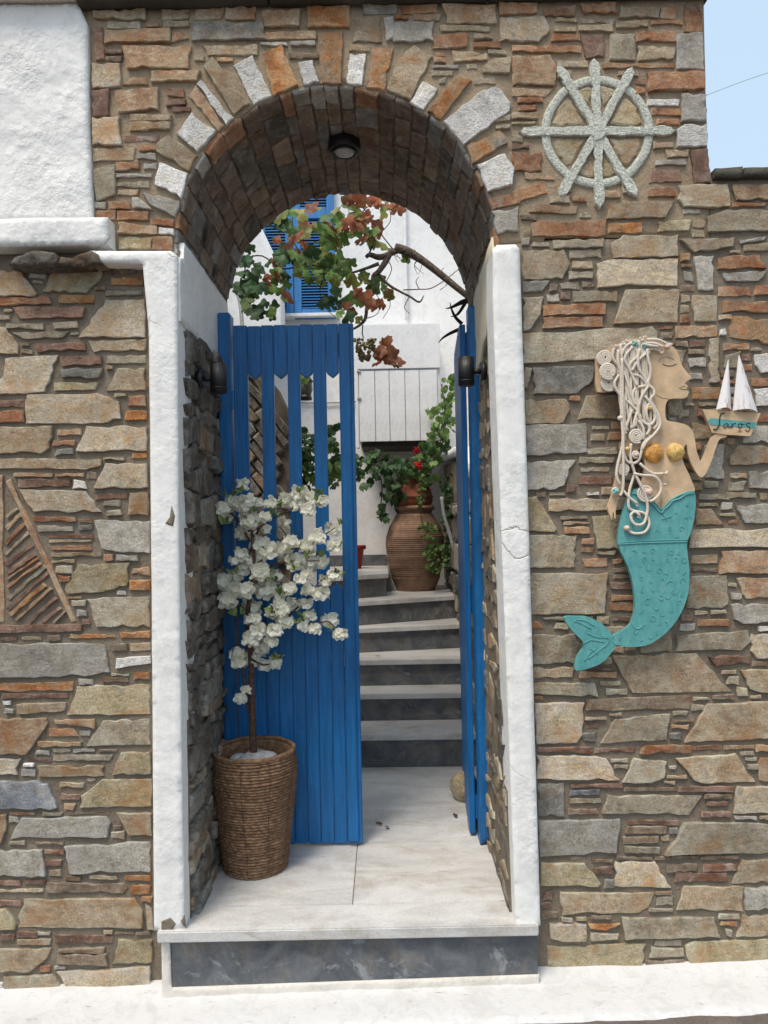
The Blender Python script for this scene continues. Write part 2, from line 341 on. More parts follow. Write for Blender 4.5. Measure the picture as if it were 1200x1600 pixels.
def stone_data(pts, mp, proud, vs, fs, jit=.0015, seg=.03, inset=.0028, sink=.006, ar=None):
    """rough-edged flat stone with worn arrises. pts in (a,b) metres"""
    if area2(pts) < 0: pts = pts[::-1]
    n = len(pts); out = []
    for i in range(n):
        a = Vector(pts[i]); b = Vector(pts[(i+1) % n]); L = (b-a).length; k = max(1, min(8, int(L/seg+.5))); nn = Vector((-(b-a).y, (b-a).x))/max(L, 1e-6)
        for j in range(k):
            q = a+(b-a)*j/k
            if j: q = q+nn*(rng.uniform(-1, 1)*jit+(jit*2.2 if rng.random() < .13 else 0))
            else: q = q+Vector((rng.uniform(-1, 1), rng.uniform(-1, 1)))*jit
            out.append(q)
    c = sum(out, Vector((0, 0)))/len(out); m = len(out); base = len(vs)
    size = math.sqrt(abs(area2(pts))); inset = min(inset, size*.09); tilt = (rng.uniform(-.03, .03), rng.uniform(-.03, .03))
    def H(q, e): return e+tilt[0]*(q.x-c.x)+tilt[1]*(q.y-c.y)
    for q in out: vs.append(mp(q.x, q.y, -sink))
    for q in out: vs.append(mp(q.x, q.y, H(q, proud-inset*.9)+rng.uniform(-.001, .001)))
    for q in out:
        d = (c-q); L = d.length; q2 = q+d/max(L, 1e-6)*min(inset*rng.uniform(.7, 1.5), L*.3); vs.append(mp(q2.x, q2.y, H(q2, proud)+rng.uniform(-.0008, .0008)))
    vs.append(mp(c.x, c.y, proud+rng.uniform(-.001, .0015)))
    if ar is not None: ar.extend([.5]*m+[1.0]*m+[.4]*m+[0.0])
    for r_ in range(2):
        for i in range(m):
            j = (i+1) % m; fs.append((base+r_*m+i, base+r_*m+j, base+(r_+1)*m+j, base+(r_+1)*m+i))
    for i in range(m): fs.append((base+2*m+i, base+2*m+(i+1) % m, base+3*m))
def stone(name, pts, mp, proud, mat, parent, **kw):
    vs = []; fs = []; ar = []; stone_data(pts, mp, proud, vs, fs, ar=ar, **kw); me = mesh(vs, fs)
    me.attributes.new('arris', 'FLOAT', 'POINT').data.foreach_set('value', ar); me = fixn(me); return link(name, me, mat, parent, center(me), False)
# ------------------------------------------------------------------ the masonry, stone by stone (tile origin, scale; kind then corner points)
TILES = [
((0, 0), 3, """t 445 55 690 98;t 765 55 890 100;t 918 50 1055 40 1040 95 915 100;p 1060 45 1198 38 1196 100 1055 98;g 505 110 663 140;k 690 115 750 135;g 765 108 890 132
d 905 110 1230 115 1250 190 900 200;r 432 145 490 298;p 495 150 800 145 800 205 495 212;p 808 152 888 195;r 500 240 575 262;n 500 268 575 292;p 582 228 900 220 885 325 600 332
t 945 220 1210 215 1210 262 975 262;y 912 265 960 290;b 435 303 568 303 568 418 435 418;p 580 405 620 365 690 370 695 400;p 712 340 940 335 930 385 712 390;r 435 432 515 425 515 550 437 555
p 540 430 750 415 745 520 600 530 560 530;k 790 422 868 455;r 780 475 873 468 873 495 780 502;r 808 505 900 528;t 612 540 808 545 800 572 612 572;t 612 576 804 578 800 612 612 620;r 585 640 745 635 745 665 585 670
b 438 560 570 555 572 685 440 688;t 440 698 640 695 625 755 440 762;k 660 685 735 712;l 648 725 735 752;k 545 768 655 765 655 800 545 808;l 672 768 740 795;g 440 775 535 945;l 545 815 718 835
g 548 855 705 880;t 550 890 650 915;l 443 955 505 985;k 517 950 615 982;l 622 930 650 930 715 985 625 980;k 443 992 545 990 548 1035 443 1035;k 552 992 700 995 698 1035 552 1038;k 712 1028 820 1030 815 1068 712 1058;p 555 1045 740 1062 740 1100 555 1102
w 748 1068 820 1078 818 1105 748 1100;y 557 1110 715 1115 710 1168 557 1172;k 717 1108 812 1112 812 1175 717 1170"""),
((0, 0), 3, """t 960 320 1000 280 1170 490 1100 545!;w 945 385 1097 565 1060 592 925 400!;p 890 455 922 405 1058 595 1030 625!;w 825 630 900 535 1020 620 930 720!;t 745 680 790 640 930 735 890 810 740 720!
w 750 765 882 820 850 935 728 870!;l 672 905 850 950 825 1020 700 960!;w 1098 312 1185 265 1275 455 1190 497!"""),
((400, 0), 3, """p 30 58 205 52 208 130 40 135;o 240 38 438 35 440 138 242 138;l 500 28 660 25 660 70 505 72;k 685 28 850 25 848 68 685 70;p 870 30 1120 28 1125 118 890 118;k 1140 20 1315 22 1315 70 1140 75
g 460 85 590 80 590 205 455 205;l 597 85 628 200;l 645 110 833 110 830 200 642 205;k 650 80 710 100;p 735 75 862 100;y 860 125 1000 120 1100 130 1095 152 865 152;k 840 168 990 160 988 228 830 235
g 1020 165 1105 190;p 0 158 280 152 280 185 0 190;l 20 200 150 218;l 160 200 282 222;n 155 250 290 275;t 440 218 535 243;k 1015 205 1145 230;p 840 252 885 270;t 925 250 1085 292
p 835 278 885 305;l 828 310 950 325;y 985 308 1038 328;g 820 335 925 358;g 858 368 890 398;t 1050 320 1120 280 1190 275 1190 350 1060 350;g 1090 238 1170 262;g 1120 540 1190 572;g 1125 592 1190 610"""),
((400, 0), 3, """o 30 260 120 215 195 405 85 455!;w 200 300 265 290 295 390 225 412!;m 290 165 410 155 400 400 300 400!;w 440 258 515 260 495 408 425 400!;m 550 225 645 235 600 432 520 415!
t 665 280 740 215 825 265 725 475 610 430!;w 780 385 852 420 785 520 722 485!;o 950 355 1008 378 860 570 800 530!;w 875 580 1060 430 1130 410 1195 490 1190 530 970 685!;m 980 690 1140 615 1180 675 1015 772!
w 1030 780 1165 725 1210 800 1200 870 1085 905!;k 1090 940 1230 900 1240 955 1105 985!;l 1105 995 1225 975 1228 1085 1130 1100!"""),
((800, 0), 3, """k 148 38 290 78;k 325 25 485 72;t 505 38 690 45 680 90 500 92;p 695 35 770 92;k 805 25 885 20 890 155 805 155;y 200 90 305 108;g 315 90 475 115;t 490 108 635 138;k 645 100 795 125
b -60 90 150 85 178 150 120 205 -60 200;t 195 130 300 155;t 310 122 470 155;k 188 165 315 198;r 333 172 435 275;k 572 155 765 198;g 455 170 570 165 575 290 455 290;t 582 225 765 285
k 0 220 320 218 320 250 0 250;p 0 268 180 265 205 320 200 405 0 405;b 215 292 350 318;p 425 300 765 322;l 768 165 895 158 895 330 770 332;k 632 345 898 340 900 425 632 435;w 632 465 782 495;k 650 512 785 545
k 680 558 785 588;l 790 450 903 450 905 575 790 575;w 768 615 800 592 908 590 910 695 768 695;r 575 375 622 398;k 575 415 620 448;p 0 415 190 420 160 455 0 455;k 25 462 140 488;k 30 500 115 525
t 0 535 118 560;t 0 572 110 585;g 0 640 50 670;r 0 680 75 705;k 0 720 140 715 140 805 0 810;p 60 815 195 845;k 0 900 150 850 165 910 0 960;k 280 930 345 950;p 80 1000 120 965 310 970 300 1005
k 90 1045 440 1035 438 1110 95 1112;o 450 1052 605 1045 605 1095 450 1102;t 455 958 755 945 715 1028 440 1028;k 640 890 762 930;r 640 795 790 860;t 720 710 820 742;l 672 755 815 780;p 662 672 755 695
r 832 710 912 705 925 862 850 865;g 775 875 1000 870 1015 940 1015 978 800 975 775 940;p 1025 872 1200 868 1200 940 1045 942;l 800 985 878 1005;y 680 1045 835 1035 825 1085 680 1090
g 910 1020 1000 985 1200 985 1200 1085 920 1092"""),
((800, 360), 3, """b 455 70 520 30 775 25 775 125 470 135;b 395 160 440 142 775 135 775 260 400 270;t 780 50 1035 40 1030 80 850 110;l 1060 50 1190 30 1180 50 1065 65;t 1085 72 1200 55 1200 98 1085 98;g 95 55 170 80;g 185 50 425 45 425 85 190 90
g 265 95 415 90 415 130 270 135;t 50 100 240 95 268 160 235 232 50 235;d 50 240 175 238 140 290 50 295;l 850 125 940 125 940 285 870 280;l 800 195 845 238;k 960 130 1150 120 1185 180 960 185
l 980 200 1190 195 1150 242 1000 240;k 965 265 1115 262 1120 310 965 312;k 1130 265 1200 305;g 840 310 955 308 955 430 850 430;k 980 335 1200 330 1200 385 985 388;b 965 402 1022 398 1022 420 965 425
m 1015 460 1030 402 1200 430 1200 550 1020 500;t 530 285 780 278 770 435 470 440;g 280 285 490 285 490 335 290 335;g 225 245 315 275;g 50 318 145 318 130 400 80 470 50 475
k 140 352 440 345 435 395 145 400;k 140 412 420 408 425 455 140 462;g 50 485 655 452 682 480 675 540 600 595 50 628;p 765 450 960 448 960 502 765 505;w 970 465 995 490;b 915 510 960 505 965 715 920 718
k 980 535 1110 530 1110 560 985 565;w 1130 582 1200 580 1200 670 1160 668 1135 630;l 825 600 905 598 905 640 830 642;l 830 670 890 700;d 92 645 380 638 378 705 300 768 100 768;g 50 650 80 740
k 1115 695 1200 690 1200 730 1120 732;m 830 740 970 735 970 795 840 795;w 1130 745 1200 740 1200 820 1140 825;t 60 795 250 795 268 840 240 905 60 910;t 345 778 510 770 510 885 308 885
k 865 840 905 880;k 1150 865 1200 858 1200 900 1140 900;g 780 840 830 880;t 840 900 930 920 940 980 840 980;l 55 915 345 905 350 1045 60 1060;g 375 918 455 935;g 370 950 435 990;g 350 1020 490 1050
g 310 1060 475 1090;g 320 1108 455 1130;r 310 1150 470 1190;l 1075 920 1200 910 1200 995 1080 995;t 1015 1060 1060 1010 1200 1015 1200 1105 1020 1100;l 900 1010 985 1000 985 1165 900 1160
b 1020 1140 1095 1165;l 1105 1130 1200 1125 1200 1215 1110 1210;g 720 800 790 870;g 700 560 800 640;g 990 575 1060 640"""),
((800, 740), 3, """l 60 -50 295 -65 240 55 200 75 60 78;g 1015 35 1090 80;w 350 85 405 100;b 170 120 520 110 560 140 520 170 170 178;y 60 110 110 108 210 260 200 275 65 272;g 225 198 350 215;t 240 222 360 238;k 240 245 360 278
y 370 200 520 195 500 355 400 350;k 330 305 385 330;k 320 345 380 368;g 75 290 305 285 290 440 75 440;k 330 398 445 395 445 435 340 437;k 472 398 515 425;b 75 470 445 462 430 655 75 660
n 475 440 550 460;n 475 470 560 490;r 455 510 570 508 570 545 460 540;k 465 568 575 592;k 455 605 575 600 575 645 460 642;r 465 670 560 690;g 430 715 560 715 500 750 440 745;g 200 700 270 728
k 85 690 130 695 148 725 88 728;g 90 755 290 752 325 800 310 885 95 890;t 95 908 300 905 280 955 95 958;g 95 980 385 978 398 1040 95 1030;k 318 930 480 955;r 340 905 480 922;g 410 970 510 990
g 440 1005 540 1035;t 465 850 860 842 1030 1020 560 1028;t 600 790 740 735 745 832 600 835;g 770 760 1100 730 1110 790 1070 825 760 830;b 1115 750 1200 745 1200 870 1140 865 1110 830;r 920 855 1110 848 1110 890 950 900
g 980 920 1050 935;g 1010 950 1060 948 1058 990 1000 985;t 1065 920 1200 912 1200 1038 1110 1010;y 1050 1000 1098 1035;l 1040 150 1200 140 1200 230 1090 235;p 860 165 930 165 990 242 860 240
k 1012 215 1055 238;b 830 265 1200 250 1200 345 825 345;t 835 385 960 378 960 420 835 425;n 840 445 960 458;p 975 365 1200 358 1200 468 970 468;g 835 480 1000 478 1010 610 980 632 810 630
p 1050 490 1200 485 1200 580 1090 585;g 1010 510 1045 530;l 1020 560 1070 590;l 1020 610 1200 605 1200 690 1080 705 1040 680;k 870 685 1015 680 1010 712 870 715;r 790 660 850 690;g 930 640 1000 658
g 855 642 915 660;w 1150 718 1200 735;n 345 1055 840 1040 835 1100 345 1108;g 845 1045 920 1060;g 840 1080 905 1105;g 870 100 1010 125;g 870 190 905 200;g 1000 90 1140 115"""),
((800, 1120), 3, """b 105 -65 335 -70 325 80 300 118 112 122;g 415 120 480 10 740 -15 720 108;r 340 25 410 55;d 330 78 388 118;g 340 0 440 12;n 760 10 845 22;k 745 35 825 55;d 730 68 785 105
t 805 115 915 -65 1200 -75 1200 85 1080 105;r 115 135 370 165;r 385 145 575 168;k 598 170 620 130 835 128 835 165;k 840 135 985 130 985 152 840 155;p 990 130 1130 148;k 1135 128 1200 160;g 1065 160 1130 178
b 115 180 400 180 440 195 498 292 115 288;g 460 195 538 210;g 475 222 540 238;g 570 192 720 205 710 280 650 308 515 305;t 765 190 1040 170 1138 300 900 308 850 295;l 730 225 765 245;t 720 270 820 285
g 1090 190 1142 205;g 1100 220 1148 245;p 1155 190 1200 185 1200 300 1155 298;d 118 308 242 308 242 462 120 462;r 272 310 515 330;u 270 340 412 365;g 268 378 412 400;r 260 428 400 455
n 525 328 770 345;r 780 322 1035 345;g 440 362 890 370 830 455 418 450;n 895 360 1030 380;r 910 392 1012 415;r 888 440 1020 468;b 1050 325 1200 320 1200 448 1030 448;l 122 485 505 478 490 635 180 645 125 645
r 540 480 775 500;n 530 510 720 542;n 520 558 685 590;g 525 605 688 632;d 738 515 775 545;g 805 492 1200 490 1200 635 705 640;n 370 665 470 678;r 390 698 472 730;d 430 762 475 798
y 132 680 340 680 415 775 400 788 132 788;b 480 672 670 675 742 798 478 790;n 485 652 655 665;n 670 655 745 668;n 750 648 870 662;n 882 648 1060 665;n 720 685 865 720;r 890 685 1050 718;r 762 730 1005 765
t 1075 670 1200 665 1200 775 1028 775;r 140 815 190 850;r 140 870 185 895;t 225 820 665 822 640 890 600 915 230 922;n 670 815 745 832;g 680 842 752 878;g 640 895 750 908;t 800 790 1080 792 1078 905 770 900
l 1088 795 1200 790 1200 898 1085 895;n 365 928 462 940;o 355 968 505 965 440 995 360 985;g 370 1012 495 1042;b 172 968 345 965 345 1045 230 1045 175 1035;g 510 938 940 935 970 1030 525 1032
g 965 920 1062 942;k 975 952 1050 975;g 1000 990 1030 1020;t 1080 925 1200 920 1200 1028 1045 1030;y 165 1070 625 1058 605 1175 165 1190;g 668 1045 795 1068;g 645 1080 800 1118;n 625 1135 810 1170
y 810 1070 850 1050 1200 1040 1200 1130 1000 1160 830 1175"""),
((0, 380), 4, """b 0 175 140 180 240 320 220 335 0 340;y 340 160 645 155 640 220 550 315 270 310;l 190 168 290 215;n 745 150 850 190;o 700 215 900 210 895 265 700 265;n 600 275 660 298;g 665 298 890 330
k 0 345 320 340 320 382 0 395;o 368 328 595 325 590 380 370 378;r 88 405 540 400 520 465 130 475;g 0 448 60 485;b 665 362 912 355 912 590 495 595;g 45 505 280 540;t 345 495 495 535;g 85 560 440 555 400 590 150 605
t 0 525 40 530 118 640 115 692 0 695;n 135 630 190 650;n 135 668 210 690;r 232 635 540 628 540 670 235 682;t 555 615 915 605 915 675 590 680;b 40 720 365 700 340 800 285 935 0 950 25 830
r 380 710 645 708 645 765 390 770;g 668 705 915 700 915 750 670 755;d 385 790 650 785 625 845 390 850;y 345 875 620 870 595 918 345 922;t 740 782 918 780 918 922 665 922;r 0 980 160 978 158 1025 0 1028
b 175 950 615 940 750 995 758 1100 640 1128 170 1130 160 1000;k 805 952 920 1025;o 790 1045 920 1050 920 1105 780 1108;k 0 1050 155 1050 152 1120 0 1122;t 0 1148 335 1145 320 1280 265 1315 0 1315
p 370 1165 515 1200;k 335 1232 470 1270;d 355 1282 460 1330;b 545 1148 920 1142 922 1300 480 1302;o 835 1310 922 1350;t 0 1345 640 1350 640 1390 540 1415 0 1408;t 655 1338 780 1355
p 90 1435 335 1458;p 350 1440 535 1460;r 115 1480 450 1522;w 462 1482 542 1530;b 665 1380 925 1378 928 1530 590 1535;b 130 1540 545 1550 640 1680 215 1685;r 605 1565 800 1598;t 820 1560 935 1555 935 1700 805 1698"""),
((0, 780), 4, """n 650 10 760 45;g 670 65 760 105;k 205 108 478 135;n 495 122 578 145;d 495 160 578 195;g 240 168 460 205;r 310 222 585 245;g 310 250 580 268;k 325 290 580 318;t 325 330 638 360
l 590 130 940 135 940 335 740 330 640 310;y 490 405 815 400 800 540 640 580 425 590 412 560;g 355 408 465 460;k 370 480 445 515;p 825 430 940 470;o 820 510 940 562;k 425 605 515 622;g 455 632 540 665
l 485 695 548 735;g 550 620 940 605 940 795 605 800;o 445 842 725 868;o 750 830 940 820 940 862 760 865;l 0 900 480 895 660 910 690 1075 540 1105 0 1110;d 705 900 792 952;t 812 905 940 895 940 945 815 948
w 735 990 945 978 945 1025 730 1055;o 840 1085 940 1122;g 695 1085 815 1102;n 645 1112 800 1138;l 495 1122 590 1155;o 0 1145 470 1140 460 1190 0 1200;r 20 1212 430 1240;w 25 1260 75 1285;l 35 1305 95 1335
t 115 1275 420 1265 415 1325 120 1335;y 490 1165 940 1155 940 1345 430 1345;p 0 1368 300 1362 310 1400 170 1590 0 1590;p 345 1372 600 1370 600 1425 350 1395;k 305 1430 465 1430 495 1480 310 1480
l 505 1438 570 1475;p 245 1512 510 1540;g 650 1378 940 1372 940 1535 540 1540;l 230 1570 310 1592;g 125 75 125 75"""),
((0, 1180), 3.81, """b 0 20 128 20 105 110 0 115;r 160 10 310 32;g 320 -5 680 -5 660 28 320 30;y 725 -20 900 -25 900 105 670 112;w 145 45 210 60;l 135 85 215 120;t 230 60 620 60 620 118 240 122
u 0 152 230 150 290 170 345 305 310 315 0 315;t 355 155 505 190;r 370 225 480 260;p 390 280 450 318;y 615 142 905 138 905 300 480 305 490 240;k 62 335 210 352;g 260 335 375 350;n 405 332 665 348
p 0 345 45 345 48 400 20 520 0 520;l 55 365 115 400;l 130 370 640 360 660 400 650 480 70 490;t 700 340 905 338 905 470 770 472;g 670 445 740 490;g 60 510 155 530;n 215 512 382 528;r 262 560 380 588
r 275 622 370 655;t 300 680 362 710;l 0 558 255 560 282 715 0 718;l 385 535 900 508 900 688 425 698;r 0 745 125 770;r 145 742 275 768;b 0 790 260 810;n 285 755 745 758 765 780 740 815 280 808
t 540 712 700 730;o 745 712 900 738;o 785 765 900 825;r 0 860 135 890;t 145 850 810 850 855 925 850 1020 110 1022 110 960;y 0 912 45 910 105 1000 95 1030 0 1035;b 875 890 905 1015;r 0 1060 95 1105
r 100 1045 228 1080;l 232 1045 300 1065;p 108 1092 302 1120;r 330 1062 685 1068 670 1112 335 1115;n 690 1048 800 1062;n 808 1048 900 1065;n 350 1142 625 1168;n 345 1182 645 1232
t 0 1150 310 1145 290 1200 180 1285 0 1280;y 710 1095 910 1092 910 1228 668 1235;k 242 1250 302 1280;g 25 1310 320 1300 395 1400 340 1425 30 1428;w 0 1345 20 1380;b 340 1285 900 1250 910 1400 430 1405"""),
]
ARC = (525, 385, 254)
REG = {'left': [(0, 418), (228, 414), (240, 1455), (246, 1548), (0, 1562)],
       'right': [(812, 372), (1058, 372), (1058, 288), (1200, 288), (1200, 1512), (850, 1522), (845, 1447), (818, 500)],
       'gate': [(148, 18), (1092, 12), (1104, 285), (1058, 288), (1058, 372), (812, 372), (775, 385), (275, 390), (183, 390), (182, 350), (148, 348)]}
TRI = [(-5, 735), (14, 738), (135, 988), (-5, 995)]
# --- wall masses
ZB = -0.25
def uv(u, v, Y=0.0): p = PY(u, v, Y); return (p.x, p.z)
XL = uv(287, 800)[0]; XR = uv(786, 900)[0]
Zs = uv(525, 385)[1]; Xc = uv(525, 385)[0]; R0 = (uv(778, 385)[0]-uv(272, 385)[0])/2
WB = .82                                                        # the passage is this deep
def fr(y0): return lambda a, b, h: Vector((a, y0-h, b))
gateway = empty('stone_gateway', (Xc, 0, 0), label='arched top of the gateway in rusty brown stone with white marble voussoirs', cat='gateway')
wall_l = empty('stone_wall', (-1.1, 0, 0), label='lower stone wall left of the doorway with a triangular stone pattern set into it', cat='stone wall')
wall_r = empty('stone_wall', (1.0, 0, 0), label='stone wall right of the doorway that carries the mermaid', cat='stone wall')
ZT = uv(600, 6)[1]; ZR = uv(1150, 276)[1]; XSKY = uv(1103, 150)[0]; XWH = uv(145, 200)[0]; ZLT = uv(120, 400)[1]
arcp = [(Xc+R0*math.cos(a), Zs+R0*math.sin(a)) for a in [math.pi*k/40 for k in range(41)]]
ol = [(XWH-.35, Zs), (XWH-.35, ZT), (XSKY, ZT), (XSKY, uv(1100, 372)[1]), (Xc+R0+.16, uv(812, 372)[1]), (Xc+R0+.16, Zs)] + arcp
body('mortar', ol, M_MORT_UP, gateway, fr(0.0), WB, .03, .004)
body('mortar', [(-2.9, ZB), (XL, ZB), (XL, Zs-.002), (-2.9, Zs-.002)], M_MORT_LO, wall_l, fr(0.0), WB, .035, .004)
zr2 = uv(1000, 372)[1]-.002
body('mortar', [(XR, ZB), (3.2, ZB), (3.2, ZR), (XSKY+.002, ZR), (XSKY+.002, zr2), (Xc+R0+.162, zr2), (Xc+R0+.162, Zs-.002), (XR, Zs-.002)], M_MORT_LO, wall_r, fr(0.0), WB, .035, .004)
# --- stones
mask = np.zeros((800, 600), bool); GX, GY = np.meshgrid(np.arange(600)*2+1, np.arange(800)*2+1)
def raster(poly, grow=0):
    n = len(poly); cx = sum(p[0] for p in poly)/n; cy = sum(p[1] for p in poly)/n
    P = []
    for x, y in poly:
        P.append((x+(grow if x > cx else -grow), y+(grow if y > cy else -grow)))
    r = np.zeros_like(mask); j = n-1
    for i in range(n):
        xi, yi = P[i]; xj, yj = P[j]
        if yi != yj: r ^= ((yi > GY) != (yj > GY)) & (GX < (xj-xi)*(GY-yi)/(yj-yi)+xi)
        j = i
    return r
BUF = {'left': [], 'right': [], 'gate': []}
cnt = {'left': 0, 'right': 0, 'gate': 0}; PAR = {'left': wall_l, 'right': wall_r, 'gate': gateway}
PROUD = {'w': .009, 'b': .010, 'l': .009, 'o': .008, 'k': .008, 'r': .007, 'n': .007}
def put(code, pts, vou=False):
    cx = sum(p[0] for p in pts)/len(pts); cy = sum(p[1] for p in pts)/len(pts)
    reg = 'left' if cx < 300 and cy > 400 else ('gate' if (cx < 1058 and cy < 374) or (cx < 1104 and cy < 288) else 'right')
    q = []
    for x, y in pts:
        if x <= 1: x -= rng.uniform(8, 40)
        if x >= 1199: x += rng.uniform(8, 50)
        if reg == 'left' and x > 200 and y > 400: x = min(x, 226+(y-392)*.0115+4)
        q.append(uv(x, y))
    if abs(area2(q)) < 2e-5: return
    big = abs(area2(q)) > .004
    BUF[reg].append((abs(area2(q)), 'voussoir' if vou else 'stone', q, PROUD.get(code, .008)+rng.uniform(-.003, .005)+(.002 if big else 0), code, .0026 if big else .0016)); cnt[reg] += 1
for (ox, oy), s, txt in TILES:
    for ent in txt.replace('\n', ';').split(';'):
        vou = ent.endswith('!'); w = ent.rstrip('!').split(); code = w[0]; nums = list(map(float, w[1:]))
        if len(nums) == 4:
            a, b, c, d = nums; sk = (d-b)*.18; j = lambda k: rng.uniform(-k, k)
            if c-a < 3: continue
            nums = [a+j(sk), b+j(sk), c+j(sk), b+j(sk), c+j(sk), d+j(sk), a+j(sk), d+j(sk)]
        pts = [(ox+nums[i]/s, oy+nums[i+1]/s) for i in range(0, len(nums), 2)]
        mask |= raster(pts, 3); put(code, pts, vou)
# the inlaid triangle of stone strips
def strip(x0, y0, x1, y1, w, code):
    d = Vector((x1-x0, y1-y0)).normalized(); n = Vector((-d.y, d.x))*w/2
    put(code, [(x0+n.x, y0+n.y), (x1+n.x, y1+n.y), (x1-n.x, y1-n.y), (x0-n.x, y0-n.y)])
H4 = lambda x, y: (x/4, 780+y/4)
for a in [(13, -150, 13, 770, 28, 'p'), (66, -122, 462, 766, 34, 'p')]:
    strip(*H4(a[0], a[1]), *H4(a[2], a[3]), a[4]/4, a[5])
put('r', [H4(1.0, 790), H4(515, 778), H4(515, 820), H4(1.0, 838)])
for a in [(50, 110, 115, 60, 18, 'g'), (45, 185, 140, 90, 30, 't'), (40, 280, 160, 150, 24, 'k'), (38, 350, 185, 205, 20, 't'), (38, 410, 210, 278, 34, 'r'), (50, 462, 225, 340, 26, 'r'), (50, 506, 240, 368, 15, 'k'), (50, 550, 260, 400, 18, 'k'),
          (50, 625, 290, 415, 26, 'g'), (50, 688, 305, 455, 22, 'r'), (70, 722, 285, 535, 26, 'o'), (105, 758, 320, 555, 20, 'p'), (188, 768, 355, 610, 24, 'r'), (265, 770, 380, 675, 20, 'r'), (345, 768, 412, 698, 14, 'p')]:
    strip(*H4(a[0], a[1]), *H4(a[2], a[3]), a[4]/4, a[5])
mask |= raster(TRI)
mask |= (np.hypot(GX-ARC[0], GY-ARC[1]) < 254) | (np.hypot(GX-932, GY-207) < 92)
for k in range(8):
    a = math.pi*k/4
    for r_ in range(88, 122, 4): mask |= np.hypot(GX-932-r_*math.sin(a)*(.9 if k % 2 else 1), GY-207-r_*math.cos(a)) < 9
# small slivers fill what is left between the large stones
allow = np.zeros_like(mask)
for rg in REG.values(): allow |= raster(rg)
free = allow & ~mask; nfill = 0
for gy in range(6, 790):
    gx = 0
    while gx < 596:
        if not free[gy, gx]: gx += 1; continue
        best = None
        for h in ((6, 5, 4) if gy < 186 else (6, 5, 4, 3)):
            if gy+h+1 >= 800: continue
            w = 0
            while gx+w < 600 and w < rng.randint(14, 34) and free[gy:gy+h+1, gx+w].all(): w += 1
            if w >= (11 if gy < 186 else 8) and w > h: best = (w, h); break
        if not best: gx += 1; continue
        w, h = best; x0, x1, y0, y1 = gx*2+1.5, (gx+w)*2-2, gy*2+1.5, (gy+h)*2+.5
        free[gy:gy+h+2, gx:gx+w+1] = False
        reg = 'up' if gy*2 < 372 else 'lo'
        code = rng.choice('ktpgpnt' if reg == 'up' else 'rkngtnlgt'); j = lambda: rng.uniform(-1.2, 1.2)
        put(code, [(x0+j(), y0+j()), ((x0+x1)/2, y0+j()*.7), (x1+j(), y0+j()), (x1+j(), y1+j()), ((x0+x1)/2, y1+j()*.7), (x0+j(), y1+j())]); nfill += 1
        gx += w
for reg, L in BUF.items():
    L.sort(key=lambda t: -t[0]); vs, fs, ar, mi = [], [], [], []; cl = sorted(SP)
    for i, (_, nm, q, pr, code, jt) in enumerate(L):
        if i < 298: stone(nm, q, front, pr, SP[code], PAR[reg], jit=jt, seg=.02)
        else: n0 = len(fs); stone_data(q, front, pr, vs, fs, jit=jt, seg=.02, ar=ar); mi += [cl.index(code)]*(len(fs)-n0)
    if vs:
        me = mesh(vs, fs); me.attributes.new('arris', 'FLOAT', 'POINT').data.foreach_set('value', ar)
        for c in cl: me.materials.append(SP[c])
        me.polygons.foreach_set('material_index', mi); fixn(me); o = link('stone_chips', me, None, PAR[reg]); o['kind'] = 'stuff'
print('stones', cnt, 'fill', nfill)
# the walls go on beyond the picture: same masonry, joined per wall
def more_stones(u0, u1, v0, v1, parent):
    vs, fs, mats = [], [], []; v = v0; me_mats = list('btgylkrno')
    while v < v1-10:
        h = rng.choice([38, 46, 55, 14, 12, 16]); u = u0+rng.uniform(0, 30)
        while u < u1-20:
            w = rng.uniform(60, 150) if h > 20 else rng.uniform(40, 90); w = min(w, u1-u)
            if w > 15:
                n0 = len(fs); sk = h*.25*rng.uniform(-1, 1); q = [uv(u+max(sk, 0), v), uv(u+w-5-max(-sk, 0), v), uv(u+w-5, v+h-5), uv(u, v+h-5)]
                stone_data(q, front, .015+rng.uniform(0, .006), vs, fs, jit=.0025); mi = rng.randrange(5) if h > 20 else rng.randrange(5, 9); mats += [mi]*(len(fs)-n0)
            u += w
        v += h+1
    me = mesh(vs, fs)
    for c in me_mats: me.materials.append(SP[c])
    me.polygons.foreach_set('material_index', mats); fixn(me); o = link('stonework', me, None, parent); o['kind'] = 'stuff'
more_stones(-520, -42, 420, 1560, wall_l); more_stones(1254, 1900, 292, 1515, wall_r)
